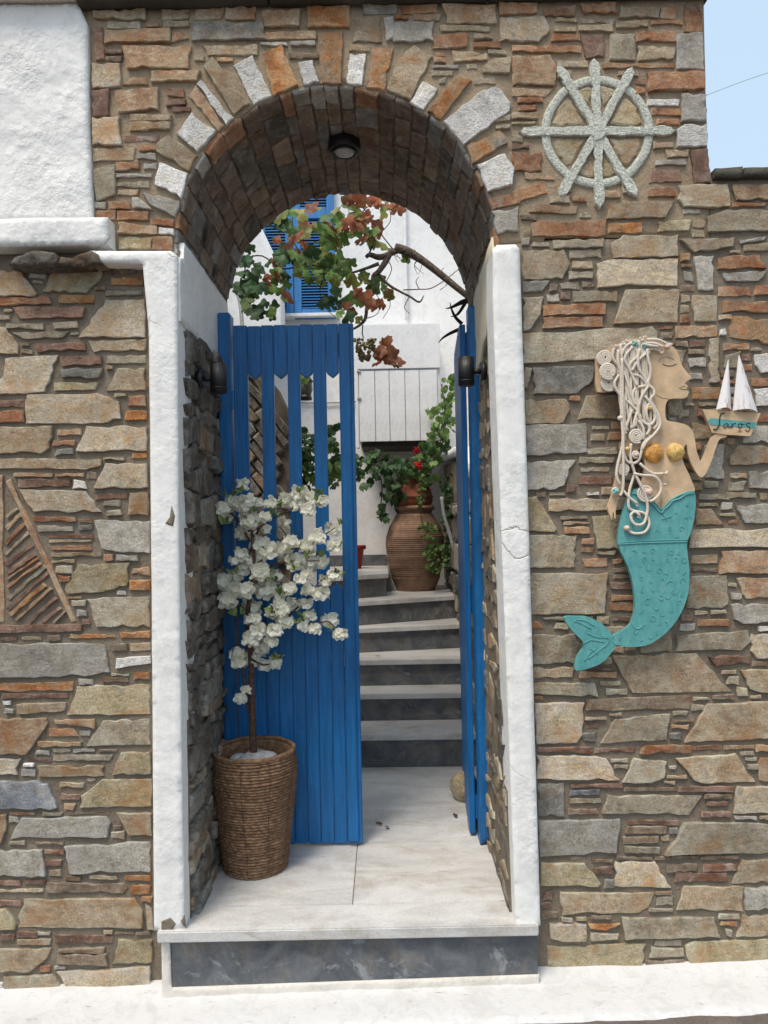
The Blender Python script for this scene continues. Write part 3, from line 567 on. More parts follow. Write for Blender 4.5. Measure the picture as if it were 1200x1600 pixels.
# --- vault: irregular stones in strips across the barrel
MV = lambda a, y, h: Vector((Xc+(R0-h)*math.cos(a), y, Zs+(R0-h)*math.sin(a)))
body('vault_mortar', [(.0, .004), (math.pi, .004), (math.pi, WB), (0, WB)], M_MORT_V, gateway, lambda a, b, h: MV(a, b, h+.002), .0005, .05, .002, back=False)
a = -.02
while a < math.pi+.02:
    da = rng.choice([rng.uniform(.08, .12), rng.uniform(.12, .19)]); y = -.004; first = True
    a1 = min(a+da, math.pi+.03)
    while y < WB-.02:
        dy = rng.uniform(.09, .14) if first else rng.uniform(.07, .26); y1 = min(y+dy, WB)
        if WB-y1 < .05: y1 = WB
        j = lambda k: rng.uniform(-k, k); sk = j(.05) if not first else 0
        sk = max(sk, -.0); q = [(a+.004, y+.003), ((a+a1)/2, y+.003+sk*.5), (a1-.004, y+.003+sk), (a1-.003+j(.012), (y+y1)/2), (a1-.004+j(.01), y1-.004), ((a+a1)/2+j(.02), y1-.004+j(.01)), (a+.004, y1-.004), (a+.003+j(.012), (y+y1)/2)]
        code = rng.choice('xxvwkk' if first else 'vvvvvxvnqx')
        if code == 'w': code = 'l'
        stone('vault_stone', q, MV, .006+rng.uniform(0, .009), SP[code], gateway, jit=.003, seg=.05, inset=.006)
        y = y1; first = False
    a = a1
# --- passage side walls
FZ = PZ(540, 1452, 0).z; p_ = PY(540, 1452, -.07); FZ = p_.z
zb_t = Zs; zb_b = uv(287, 508)[1]
def rubble(parent, mp, a0, a1, b0, b1, hs, ws, codes, proud=.02, gap=.012, jit=.006, name='stone', skew=.0, topf=None):
    b = b0
    while b < b1-.02:
        h = min(rng.uniform(*hs), b1-b); a = a0
        while a < a1-.01:
            w = min(rng.uniform(*ws), a1-a)
            if a1-a-w < ws[0]*.4: w = a1-a
            j = lambda: rng.uniform(-jit, jit)
            if topf is None or b < topf(a+w/2):
                q = [(a+gap/2+j(), b+gap/2+j()), (a+w/2, b+gap/2+j()), (a+w-gap/2+j(), b+gap/2+j()), (a+w-gap/2+j(), b+h-gap/2+j()), (a+w/2, b+h-gap/2+j()), (a+gap/2+j(), b+h-gap/2+j())]
                q = [(x+skew*(z-b0), z) if skew else (x, z) for x, z in q]
                stone(name, q, mp, proud*rng.uniform(.5, 1.5), SP[rng.choice(codes)], parent, jit=jit*.7, seg=.06, inset=.012)
            a += w
        b += h
ML = lambda a, b, h: Vector((XL+h, a, b)); MR = lambda a, b, h: Vector((XR-h, a, b))
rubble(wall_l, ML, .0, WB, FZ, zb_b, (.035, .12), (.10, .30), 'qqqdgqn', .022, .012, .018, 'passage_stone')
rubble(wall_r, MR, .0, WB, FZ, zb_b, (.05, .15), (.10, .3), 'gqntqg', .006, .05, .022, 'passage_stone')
# white band of plaster under the springing, both sides
body('plaster_band', [(-.055, zb_b), (.30, zb_b-.02), (.55, zb_b+.01), (.70, zb_b+.0), (.72, Zs+.03), (.02, Zs+.03), (.0, Zs-.03), (-.055, Zs-.05)], M_WHITE, wall_l, lambda a, b, h: Vector((XL+.012+h, a, b)), .04, .03, .005)
body('plaster_band', [(-.05, zb_b+.10), (.30, zb_b-.05), (.55, zb_b-.1), (.56, Zs-.02), (.02, Zs+.03), (.0, Zs-.03), (-.05, Zs-.05)], M_WARM_LIT, wall_r, lambda a, b, h: Vector((XR-.012-h, a, b)), .04, .03, .005)
# --- coping slabs
for (u0, u1, zz, yy, par) in [(128, 420, ZT, -.055, gateway), (423, 760, ZT, -.06, gateway), (763, 1106, ZT, -.05, gateway)]:
    x0, x1 = uv(u0, 5)[0], uv(u1, 5)[0]
    body('coping_stone', [(x0, zz-.006), (x1, zz-.006), (x1, zz+.06), (x0, zz+.06)], M_COP, par, fr(yy), WB+.1, .02, .006, 14, .01)
for (u0, u1) in [(1112, 1155), (1157, 1240), (1243, 1420), (1424, 1700)]:
    x0, x1 = uv(u0, 272)[0], uv(u1, 272)[0]
    body('coping_stone', [(x0, ZR-.01), (x1, ZR-.014), (x1, ZR+.022), (x0, ZR+.018)], M_COP, wall_r, fr(-.03), WB+.05, .02, .006, 14, .008)
# --- white plaster: upper left wall, ledge, pilasters
pw = empty('plaster_wall', (XWH-.6, 0, Zs), label='rough white plastered house wall at the top left of the photo', cat='plaster wall')
zl = uv(100, 348)[1]
x145 = XWH
body('plaster_face', [(-2.9, zl), (x145+.006, zl), (x145-.004, uv(145, 200)[1]), (x145-.006, uv(145, 45)[1]), (x145-.035, uv(145, 12)[1]), (-2.9, uv(145, 12)[1])], M_LUMPY, pw, fr(-.03), .06, .014, .006, 6, .012)
body('ledge', [(-2.9, uv(90, 398)[1]), (uv(181, 392)[0], uv(181, 394)[1]), (uv(180, 350)[0], uv(181, 352)[1]), (-2.9, uv(90, 349)[1])], M_WHITE, pw, fr(-.075), .10, .014, .006, 7, .012)
body('cornice', [(-2.9, uv(60, 12)[1]), (uv(128, 12)[0], uv(60, 12)[1]), (uv(125, -30)[0], uv(60, -30)[1]), (-2.9, uv(60, -30)[1])], M_STAIN, pw, fr(-.085), .1, .02, .004, 7, .012)
bl = [(5, 412), (25, 397), (60, 389), (90, 392), (118, 402), (140, 391), (152, 395), (158, 408), (120, 415), (60, 413), (30, 418)]
for bl, yy in ([(14, 414), (24, 402), (40, 395), (62, 391), (84, 394), (92, 402), (88, 411), (40, 414)], -.082), ([(90, 412), (94, 400), (112, 403), (128, 396), (142, 391), (152, 396), (157, 410), (120, 415)], -.082), ([(15, 418), (60, 410), (120, 413), (150, 411), (146, 419), (60, 422)], -.05):
    body('broken_stone', [uv(u, v, yy) for u, v in bl], SP['q'], pw, fr(yy), .08, .009, .012, 24, .006)
def quadwall(name, px, yf, depth, mat, parent=None, **kw):
    return body(name, [uv(u, v, yf) for u, v in px], mat, parent, fr(yf), depth, kw.get('step', .014), kw.get('amp', .0028), kw.get('freq', 6), kw.get('round_', .007))
pl_l = quadwall('pilaster', [(200, 391.5), (266, 391), (276, 398), (279, 800), (284, 1200), (288, 1452), (262, 1456), (240, 1455), (236, 900), (232, 520), (222, 411), (150, 409), (140, 391)], -.07, .17, M_WHITE)
tag(pl_l, 'white plastered pilaster on the left side of the doorway with flaking paint', 'pilaster', 'white pilasters either side of the doorway')
pl_r = quadwall('pilaster', [(770, 392), (776, 382), (806, 381), (812, 388), (818, 560), (826, 800), (836, 1150), (845, 1447), (806, 1449), (797, 1200), (786, 900), (776, 640), (770, 470)], -.07, .15, M_WHITE)
tag(pl_r, 'white plastered pilaster on the right side of the doorway beside the mermaid wall', 'pilaster', 'white pilasters either side of the doorway')
for px_, o_ in (([(268, 790), (273, 806), (270, 822), (263, 820), (258, 818), (265, 808)], pl_l), ([(252, 1440), (266, 1434), (275, 1444), (268, 1455), (252, 1455)], pl_l), ([(288, 1448), (282, 1440), (288, 1430), (290, 1448)], pl_l)):
    body('bare_patch', [uv(u, v, -.072) for u, v in px_], M_MORT_LO, o_, fr(-.0712), .004, .012, .0008, 30)
# ------------------------------------------------------------------ ground, doorstep
g0 = uv(0, 1556, -.02); g1 = uv(1200, 1511, -.02); GS = (g1[1]-g0[1])/(g1[0]-g0[0])
def gz(x): return g0[1]+GS*(max(-8, min(8, x))-g0[0])
def ground_sheet(name, x0, x1, y0, y1, mat, dz=0, nx=60, ny=8, amp=0, kind='structure'):
    vs = []; fs = []
    for i in range(nx+1):
        for j in range(ny+1):
            x = x0+(x1-x0)*i/nx; y = y0+(y1-y0)*j/ny; vs.append((x, y, gz(x)+dz+amp*noise.fractal(Vector((x*6, y*6, 1)), 1, 2, 4)))
    for i in range(nx):
        for j in range(ny):
            k = i*(ny+1)+j; fs.append((k, k+ny+1, k+ny+2, k+1))
    me = fixn(mesh(vs, fs)); me.validate(); o = link(name, me, mat, None, None, True); tag(o, kind=kind); return o
ground = ground_sheet('street', -400, 400, -300, -.10, M_STREET, -.012, 200, 6)
g2 = ground_sheet('ground', -400, 400, -.11, 600, M_STREET, -.14, 40, 6)
yk0 = PZ(880, 1597, gz(.5)); yk1 = PZ(1200, 1584, gz(1.1))
def yk(x): return max(-.34, min(-.16, yk0.y+(yk1.y-yk0.y)*(x-yk0.x)/(yk1.x-yk0.x)))
print('kerb', yk0, yk1)
# white painted kerb: a low sloping strip of painted concrete
vs = []; fs = []; NX = 260; prof = [(.02, .022), (-.02, .014), (-.05, .004), (-.10, 0), (-.15, -.001), (-.20, -.003), (-.232, -.008), (-.245, -.03), (-.25, -.10)]
for i in range(NX+1):
    x = -3+6.4*i/NX
    for k, (y, z) in enumerate(prof): vs.append((x, (y if y > 0 else y*yk(x)/-.25)+.012*(k > 4)*noise.fractal(Vector((x*7, k*.3, 2)), 1, 2, 4), gz(x)+z+.0035*noise.fractal(Vector((x*8, y*12, 1)), 1, 2, 4)))
for i in range(NX):
    for k in range(len(prof)-1):
        q = i*len(prof)+k; fs.append((q, q+1, q+len(prof)+1, q+len(prof)))
tag(link('kerb', fixn(mesh(vs, fs)), M_KERB, None, None, True), kind='structure')
step = empty('doorstep', (Xc, -.05, 0), kind='structure')
box_grout = None
def slab_poly(name, pts, z0, z1, mat, parent, bev=.004):
    bm = bmesh.new(); bot = [bm.verts.new((p[0], p[1], z0)) for p in pts]; top = [bm.verts.new((p[0], p[1], z1)) for p in pts]; n = len(pts)
    bm.faces.new(top); bm.faces.new(bot[::-1])
    for i in range(n): bm.faces.new((bot[i], bot[(i+1) % n], top[(i+1) % n], top[i]))
    bmesh.ops.recalc_face_normals(bm, faces=bm.faces); bmesh.ops.bevel(bm, geom=list(bm.edges), offset=bev, segments=2, affect='EDGES')
    me = bpy.data.meshes.new('slab'); bm.to_mesh(me); bm.free(); return link(name, me, mat, parent, center(me))
xa = uv(245, 1465, -.085)[0]; xb = uv(842, 1455, -.085)[0]; TH = uv(500, 1452, -.085)[1]-uv(500, 1470, -.085)[1]
FZ = uv(540, 1451, -.085)[1]
ys1 = PZ(540, 1412, FZ).y; ys2 = PZ(600, 1316, FZ).y; xs = PZ(552, 1400, FZ).x; yst = PZ(650, 1200, FZ).y
print('floor', FZ, 'seams', ys1, ys2, 'stair', yst, 'XL', XL, 'XR', XR, 'R0', R0, 'Zs', Zs)
slab_poly('marble_slab', [(xa, -.085), (xb, -.085), (xb, -.001), (XR-.002, .0), (XR-.002, ys1-.002), (XL+.002, ys1-.003), (XL+.002, 0), (xa, -.001)], FZ-TH, FZ, M_MARBLE, step)
slab_poly('marble_slab', [(XL, ys1), (xs-.0015, ys1), (xs-.0015, ys2-.002), (XL, ys2-.002)], FZ-TH, FZ, M_MARBLE, step, .002)
slab_poly('marble_slab', [(xs+.0015, ys1), (XR, ys1), (XR, ys2-.002), (xs+.0015, ys2-.002)], FZ-TH, FZ-.0005, M_MARBLE, step, .002)
slab_poly('marble_slab', [(XL-.2, ys2+.001), (XR+.15, ys2+.001), (XR+.15, yst+.06), (XL-.2, yst+.06)], FZ-TH, FZ-.001, M_MARBLE, step, .002)
slab_poly('grout', [(XL-.1, .01), (XR+.1, .01), (XR+.1, yst+.05), (XL-.1, yst+.05)], FZ-TH-.04, FZ-.006, M_MORT_LO, step, .001)
xr0 = uv(268, 1500, -.06)[0]; xr1 = uv(840, 1500, -.06)[0]
zk = lambda x: gz(x)+.018
vs = [(xr0, -.06, zk(xr0)+.01), (xr1, -.06, zk(xr1)+.01), (xr1, -.06, FZ-TH), (xr0, -.06, FZ-TH)]
vs += [(a, -.002, c) for a, b, c in vs]; fs = [(0, 1, 2, 3), (7, 6, 5, 4), (0, 4, 5, 1), (1, 5, 6, 2), (2, 6, 7, 3), (3, 7, 4, 0)]
link('riser_slab', fixn(mesh(vs, fs)), M_RISER, step, (0, -.03, .1))
body('painted_edge', [(xa+.008, gz(xa)-.02), (xr1+.004, gz(xr1)-.02), (xr1+.004, zk(xr1)+.012), (xr0, zk(xr0)+.014), (xr0-.004, FZ-TH-.002), (xa+.008, FZ-TH-.002)], M_STAIN, step, fr(-.066), .06, .012, .004, 14, .003)
# ------------------------------------------------------------------ gate
YG = PZ(500, 1323, FZ).y; print('YG', YG)
def gx_(u): return PY(u, 900, YG).x
def gz_(v): return PY(455, v, YG).z
u_off = lambda u: u+ (900-520)*.0195                           # top-row pixel columns brought down to the reference row
zt, zb = gz_(507), FZ+.012
zs_t, zs_b = gz_(583), gz_(913)
edges = [362, 385, 406, 426, 447, 467, 487, 508, 528, 552]      # stile | slot | board ...
gl = empty('wooden_gate', (gx_(360), YG, FZ), label='closed left leaf of the blue wooden gate with four vertical openings, behind the blossom tree', cat='gate', group='leaves of the blue gate')
X_ = [PY(u_off(u), 900, YG).x for u in edges]
def board(parent, x0, x1, z0, z1, y0, y1, tip=None, mat=M_BLUE):
    """vertical board, corners eased; tip 'down'/'up' gives the end a shallow point"""
    if tip == 'down': P = [(x0, z0), ((x0+x1)/2, z0-.022), (x1, z0), (x1, z1), (x0, z1)]
    elif tip == 'up': P = [(x0, z0), (x1, z0), (x1, z1), ((x0+x1)/2, z1+.022), (x0, z1)]
    else: P = [(x0, z0), (x1, z0), (x1, z1), (x0, z1)]
    bm = bmesh.new(); A = [bm.verts.new((a, y0, b)) for a, b in P]; B = [bm.verts.new((a, y1, b)) for a, b in P]; n = len(P)
    bm.faces.new(A); bm.faces.new(B[::-1])
    for i in range(n): bm.faces.new((A[i], A[(i+1) % n], B[(i+1) % n], B[i]))
    bmesh.ops.recalc_face_normals(bm, faces=bm.faces); bmesh.ops.bevel(bm, geom=list(bm.edges), offset=.0028, segments=2, affect='EDGES')
    me = bpy.data.meshes.new('board'); bm.to_mesh(me); bm.free(); return link('board', me, mat, parent, center(me))
for i in range(9):
    x0, x1 = X_[i]+.0008, X_[i+1]-.0008; dy = rng.uniform(-.0012, .0012)
    if i in (1, 3, 5, 7):
        board(gl, x0, x1, zs_t, zt+rng.uniform(-.003, .001), YG+dy, YG+.026+dy, 'down'); board(gl, x0, x1, zb, zs_b-.02, YG+dy, YG+.026+dy, 'up')
    else: board(gl, x0, x1, zb+rng.uniform(0, .004), zt+rng.uniform(-.003, .001), YG+dy, YG+.026+dy)
box('stile', (X_[8]+.004, X_[9]-.016, YG-.012, YG-.002, zb+.01, zt-.004), M_BLUE, gl)
for z0, z1 in [(zt-.13, zt-.03), (zs_b-.14, zs_b-.05), (zb+.06, zb+.16)]:
    box('rail', (X_[0]+.004, X_[9]-.004, YG+.028, YG+.055, z0, z1), M_BLUE, gl)
gp = empty('gate_post', (gx_(350), YG, FZ), label='blue hinge post of the gate against the left passage wall', cat='gate post', group='blue gate posts')
box('post', (XL+.012, X_[0]-.006, YG-.02, YG+.06, FZ, gz_(488)), M_BLUE, gp, .005)
for z in (gz_(640), gz_(1100)): box('hinge', (X_[0]-.012, X_[0]+.004, YG-.026, YG-.021, z, z+.08), M_BLUE, gp, .001)
xpr0, xpr1 = PY(741, 900, YG).x, PY(765, 900, YG).x
gpr = empty('gate_post', (xpr1, YG, FZ), label='weathered blue gate post on the right, behind the black wall lamp', cat='gate post', group='blue gate posts')
body('post', [(xpr0, FZ+.002), (xpr1-.005, FZ+.03), (xpr1+.006, FZ+.30), (xpr1, 1.2), (xpr1-.004, PY(730, 478, YG).z), (xpr0-.004, PY(730, 480, YG).z)], M_BLUE, gpr, fr(YG-.02), .08, .02, .0012, 14, .005)
gr = empty('wooden_gate', (xpr0-.02, YG+.05, FZ), label='right leaf of the blue wooden gate folded back edge-on', cat='gate', group='leaves of the blue gate')
xr_ = PY(729, 900, YG+.07).x
zr_ = PY(714, 507, YG+.07).z
# leaf swings inward so that its hinge edge faces the street: boards run away from us
for i in range(8):
    y0 = YG+.07+i*.068; sh = .004*i
    if i in (1, 3, 5): 
        box('board', (xr_-.008+sh, xr_+.016+sh, y0, y0+.066, zs_t, zr_), M_BLUE, gr, .002); box('board', (xr_-.008+sh, xr_+.016+sh, y0, y0+.066, FZ+.012, zs_b), M_BLUE, gr, .002)
    else: box('board', (xr_-.008+sh, xr_+.016+sh, y0, y0+.066, FZ+.012, zr_), M_BLUE, gr, .002)
for z0 in (zr_-.13, zs_b-.14, FZ+.07): box('rail', (xr_+.018, xr_+.046, YG+.075, YG+.60, z0, z0+.1), M_BLUE, gr, .002)
# ------------------------------------------------------------------ lamps
def wall_lamp(u, v, X, sgn, label):
    q = PX(u, v, X); r = empty('wall_lamp', q, label=label, cat='wall lamp', group='black cylinder wall lamps')
    y, z = q.y, q.z
    def cyl(name, c, r_, h, axis, bev=.002):
        bm = bmesh.new(); bmesh.ops.create_cone(bm, cap_ends=True, segments=28, radius1=r_, radius2=r_, depth=h)
        bmesh.ops.bevel(bm, geom=[e for e in bm.edges if len(e.link_faces) == 2 and e.calc_face_angle() > 1], offset=bev, segments=2, affect='EDGES')
        me = bpy.data.meshes.new(name); bm.to_mesh(me); bm.free()
        if axis == 'x': me.transform(Matrix.Rotation(math.pi/2, 4, 'Y'))
        me.transform(Matrix.Translation(Vector(c))); o = link(name, me, M_BLACK, r, Vector(c)); me.polygons.foreach_set('use_smooth', [len(p.vertices) == 4 for p in me.polygons]); return o
    cyl('mount', (X+sgn*.012, y, z), .034, .02, 'x'); cyl('arm', (X+sgn*.035, y, z), .010, .035, 'x')
    b = cyl('shade', (X+sgn*.075, y, z), .030, .105, 'z', .003); cyl('collar', (X+sgn*.075, y, z-.036), .0312, .004, 'z', .0005)
    for zz in (.052, -.052):
        cyl('lens', (X+sgn*.075, y, z+zz), .024, .003, 'z', .0005)
    return r
wall_lamp(309, 592, XL+.02, 1, 'black cylinder wall lamp on the left passage wall beside the closed gate leaf')
wall_lamp(760, 580, XR-.01, -1, 'black cylinder wall lamp on the right passage wall in front of the blue post')
zc = Zs+R0-.018; q = PZ(538, 224, zc)
cl = empty('ceiling_lamp', q, label='round black bulkhead lamp with frosted glass on the underside of the arch', cat='ceiling lamp')
lathe('housing', [(.0, .02), (.058, .02), (.062, .0), (.064, -.018), (.060, -.030), (.052, -.034), (.050, -.026), (.0, -.026)], M_BLACK, q, cl, 40)
lathe('ring', [(.050, -.030), (.047, -.040), (.042, -.040), (.041, -.030)], M_BLACK, q, cl, 40)
lathe('lens', [(.0, -.030), (.041, -.0305), (.036, -.040), (.022, -.047), (.0, -.049)], M_GLASS, q, cl, 40)
# ------------------------------------------------------------------ staircase
st = empty('staircase', (.1, yst, FZ), label='marble stairs with dark blue grey risers climbing behind the gate', cat='staircase')
RZ = [.178+.157*k for k in range(7)]
nos = [((568, 1149), (732, 1149)), ((568, 1085), (730, 1084)), ((566, 1032), (727, 1030)), ((565, 982), (724, 975)), ((564, 940), (705, 931)), ((563, 899), (612, 896))]
XA = -1.0; XB = XR+.12; lines = []
for k, (a, b) in enumerate(nos):
    z = FZ+RZ[k]; A = PZ(*a, z); B = PZ(*b, z); s_ = (B.y-A.y)/(B.x-A.x); s_ = max(-.2, min(1.1, s_)); m = min
    s_ = s_ if k > 2 else s_*.3; lines.append((A.y+s_*(max(XA, -.45)-A.x), A.y+s_*(XB-A.x)))
    print('step', k, A.y, B.y)
lines.append((lines[-1][0]+.6, lines[-1][1]+.6))
XA = -.45
for k in range(6):
    z = FZ+RZ[k]; (ya, yb), (na, nb_) = lines[k], lines[k+1]; na = max(na, ya+.12); nb_ = max(nb_, yb+.12)
    xe = XB
    if k == 4: nb_ = 3.5
    if k == 5: xe = PZ(607, 896, z).x; yb = ya+(yb-ya)*(xe-XA)/(XB-XA); na, nb_ = 3.5, 3.5
    slab_poly('tread', [(XA, ya), (xe, yb), (xe, nb_+.05), (XA, na+.05)], z-.03, z, M_MARBLE, st, .003)
    slab_poly('riser', ([(XA, ya+.02), (XB, yb+.02), (XB, yb+.045), (XA, ya+.045)] if k < 5 else [(XA, ya+.02), (xe-.015, yb+.02), (xe-.015, 3.5), (XA, 3.5)]), FZ if k == 0 else FZ+RZ[k-1]+.001, z-.032, M_RISER, st, .001)
z5 = FZ+RZ[4]; z6 = FZ+RZ[5]
# ------------------------------------------------------------------ courtyard: low stone walls, house
YH = PZ(585, 884, z6).y+.02
YH = max(3.2, min(4.2, YH)); print('YH', YH)
fill = box('stair_core', (-.45, XB, yst+.06, YH, FZ-.05, FZ+.1), M_MORT_LO, st, .002)
rw = empty('rubble_wall', (XR+.2, 2, FZ), label='rough dark stone wall along the right side of the courtyard stairs', cat='stone wall')
xw = XR+.10
body('mortar', [(WB+.001, FZ-.1), (YH-.01, FZ-.1), (YH-.01, 2.0), (2.4, 1.95), (1.6, 1.75), (WB+.001, 1.70)], M_MORT_LO, rw, lambda a, b, h: Vector((xw-h, a, b)), .35, .05, .01)
rubble(rw, lambda a, b, h: Vector((xw-h, a, b)), WB+.1, YH-.05, FZ+.1, 1.66, (.10, .22), (.2, .45), 'qqgdnq', .025, .02, .015)
body('coping', [(WB+.05, 1.76), (1.6, 1.78), (2.4, 1.98), (YH-.02, 2.03), (YH-.02, 2.08), (2.4, 2.04), (1.6, 1.86), (WB+.05, 1.82)], M_HOUSE, rw, lambda a, b, h: Vector((xw-.02-h, a, b)), .4, .05, .005)
lw = empty('rubble_wall', (-.9, 2.2, FZ), label='dark layered stone wall seen through the left gate openings', cat='stone wall')
YL = 2.15
pl = [(280, 480), (392, 562), (428, 600), (447, 640), (458, 700), (462, 930), (462, 1100), (280, 1100)]
body('mortar', [uv(u, v, YL) for u, v in pl], M_MORT_V, lw, fr(YL), .3, .05, .01)
ang = math.radians(-52); ca, sa = math.cos(ang), math.sin(ang)
plw = [uv(u, v, YL) for u, v in pl]
a_ = uv(392, 562, YL)
for i in range(16):
    for jn in range(26):
        cx, cz = a_[0]-1.0+jn*.125+(i % 2)*.06, a_[1]-2.2+i*.16
for i in range(-8, 34):
    t0 = -1.3
    while t0 < 1.6:
        L = rng.uniform(.14, .32); hh = .05
        cx = a_[0]+(t0+L/2)*math.cos(ang)+i*.055*math.cos(ang+math.pi/2)*-1; cz = a_[1]+(t0+L/2)*math.sin(ang)-i*.055*math.sin(ang+math.pi/2)
        if all(inside(cx+sx*L*.45*math.cos(ang), cz+sx*L*.45*math.sin(ang), plw) for sx in (-1, 0, 1)) and cx > uv(372, 800, YL)[0]-.1:
            e = Vector((math.cos(ang), math.sin(ang)))*L/2; n = Vector((-math.sin(ang), math.cos(ang)))*.023; c = Vector((cx, cz))
            q = [tuple(c-e-n), tuple(c-n*1.15), tuple(c+e-n), tuple(c+e+n), tuple(c+n*1.1), tuple(c-e+n)]
            stone('stone', q, fr(YL), rng.uniform(.015, .05), SP[rng.choice('qqqdn')], lw, jit=.006, seg=.07, inset=.01)
        t0 += L+.01
house = empty('house', (0, YH, FZ), label='white house behind the gate with blue louvred shutters', cat='house')
body('wall', [(-3.2, 0), (1.35, 0), (1.35, 5.6), (-3.2, 5.6)], M_HOUSE, house, fr(YH), .3, .09, .006, 3)
box('skirting', (uv(560, 880, YH)[0]-.5, uv(600, 880, YH)[0]+.02, YH-.02, YH-.001, z6, z6+.09), M_RISER, house, .002)
H = lambda u, v: uv(u, v, YH-.04)
def shutter(uL, uR, vT, vB):
    x0, zB = H(uL, 400)[0], H(uL, vB)[1]; x1, zT = H(uR, 400)[0], H(uR, vT)[1]; w = .075*(x1-x0)/.5
    sh = link('shutter', boxes([(x0, x0+.06, YH-.06, YH-.02, zB, zT), (x1-.06, x1, YH-.06, YH-.02, zB, zT), (x0+.061, x1-.061, YH-.058, YH-.022, zB, zB+.08), (x0+.061, x1-.061, YH-.058, YH-.022, zT-.08, zT), (x0+.061, x1-.061, YH-.058, YH-.022, H(0, 352)[1], H(0, 334)[1])], .003), M_SHUT, house, (x0, YH-.04, zB))
    zs = [zB+.085+i*.0235 for i in range(200)]
    k = 0; first = None
    for z in zs:
        if z > zT-.09: break
        if H(0, 352)[1]-.018 < z < H(0, 334)[1]+.004: continue
        vs = [(x0+.058, YH-.055, z), (x1-.058, YH-.055, z), (x1-.058, YH-.055, z+.006), (x0+.058, YH-.055, z+.006), (x0+.058, YH-.030, z+.014), (x1-.058, YH-.030, z+.014), (x1-.058, YH-.030, z+.020), (x0+.058, YH-.030, z+.020)]
        me = fixn(mesh(vs, [(0, 1, 2, 3), (7, 6, 5, 4), (0, 4, 5, 1), (3, 2, 6, 7), (0, 3, 7, 4), (1, 5, 6, 2)])); link('slat', me, M_SHUT, sh, center(me))
    box('backing', (x0+.05, x1-.05, YH-.026, YH-.018, zB+.02, zT-.02), M_DARKWOOD, sh, .001)
shutter(404, 458, 225, 499); shutter(459, 523, 225, 499)
box('window_sill', (H(396, 500)[0], H(530, 500)[0], YH-.10, YH, H(0, 507)[1], H(0, 501)[1]), M_HOUSE, house, .006)
tube('drain_pipe', [PY(632, 250, YH-.03), PY(633, 380, YH-.03), PY(636, 500, YH-.03)], .014, M_HOUSE, house, 8, 2)
pa = quadwall('parapet', [(300, 270), (396, 330), (409, 356), (431, 402), (438, 412), (441, 520), (300, 520)], YH-.35, .2, M_HOUSE, step=.05)
tag(pa, 'white slanting parapet in front of the left side of the shuttered window', 'parapet')
tag(tube('pipe', [PY(352, 438, 2.6), PY(364, 446, 2.6), PY(374, 468, 2.6), PY(378, 505, 2.6), PY(379, 560, 2.6)], .014, M_PIPE), 'curved pale pipe rising behind the left gate post', 'pipe')
for nm, x_, lab in (('side_wall', -1.75, 'white wall closing the courtyard on the left'), ('side_wall', XR+.75, 'white wall closing the courtyard on the right, above the rubble wall')):
    y_0 = WB+.5
    o = body('sky_blocker_wall', [(y_0, 0), (YH-.005, 0), (YH-.005, 4.6), (y_0, 4.6)], M_HOUSE, None, (lambda a, b, h: Vector((-1.75+h, a, b))) if x_ < 0 else (lambda a, b, h: Vector((XR+.75-h, a, b))), .2, .12, .006, 3)  # tall side walls added to cut the sky light and darken the stairs
    tag(o, lab, 'wall')
# cabinet on the wall
YC = YH-.45; K = lambda u, v: uv(u, v, YC)
cab = empty('wooden_cabinet', (K(620, 600)[0], YC, K(620, 695)[1]), label='white boxed wooden cabinet with plank doors hung on the house wall over the jar', cat='cabinet')
x0, zb_ = K(561, 692); x1, zt_ = K(686, 506)
box('carcass', (x0, x1, YC+.004, YH-.002, zb_+.012, zt_-.01), M_WPAINT, cab, .004)
box('base_board', (x0+.02, x1-.02, YC+.02, YH-.004, zb_-.03, zb_+.010), M_DARKWOOD, cab, .004)
box('top_panel', (x0-.005, x1+.003, YC-.022, YC+.003, K(620, 577)[1], zt_), M_WPAINT, cab, .004)
xx = [561, 586.5, 609, 633.5, 656, 684]
for i in range(5): box('plank', (K(xx[i], 640)[0]+.002, K(xx[i+1], 640)[0]-.002, YC-.016, YC+.003, zb_+.006, K(620, 579)[1]), M_WPAINT, cab, .003)
box('frame', (K(556, 600)[0], K(560, 600)[0], YC-.02, YC+.05, zb_-.04, zt_-.01), M_WPAINT, cab, .003)
for v in (592, 634): box('hinge', (K(558, 600)[0], K(564, 600)[0], YC-.028, YC-.017, K(0, v)[1]-.008, K(0, v)[1]+.008), M_PIPE, cab, .002)
tag(tube('conduit', [PY(470, 629, YH-.02), PY(520, 629, YH-.02), PY(558, 627, YH-.02)], .007, M_PIPE, None, 6, 2), 'thin grey conduit running along the house wall left of the cabinet', 'conduit')
# lantern seen through the third opening
ql = PY(477, 605, 2.4); la = empty('lantern', ql, label='small dark lantern with greenish glass seen through the gate opening', cat='lantern')
lathe('cage', [(.0, .07), (.02, .06), (.045, .03), (.05, -.02), (.03, -.07), (.0, -.08)], plain('lantern_glass', (.10, .11, .09), .2), ql, la, 8)
lathe('cap', [(.0, .10), (.012, .095), (.05, .045), (.056, .035), (.0, .04)], M_BLACK, ql, la, 8); lathe('foot', [(.0, -.05), (.04, -.055), (.045, -.085), (.0, -.09)], M_BLACK, ql, la, 8)
tube('bracket', [ql+Vector((0, 0, .1)), ql+Vector((0, .08, .16)), ql+Vector((-.05, .3, .16)), ql+Vector((-.1, .6, .1))], .008, M_BLACK, la, 6)
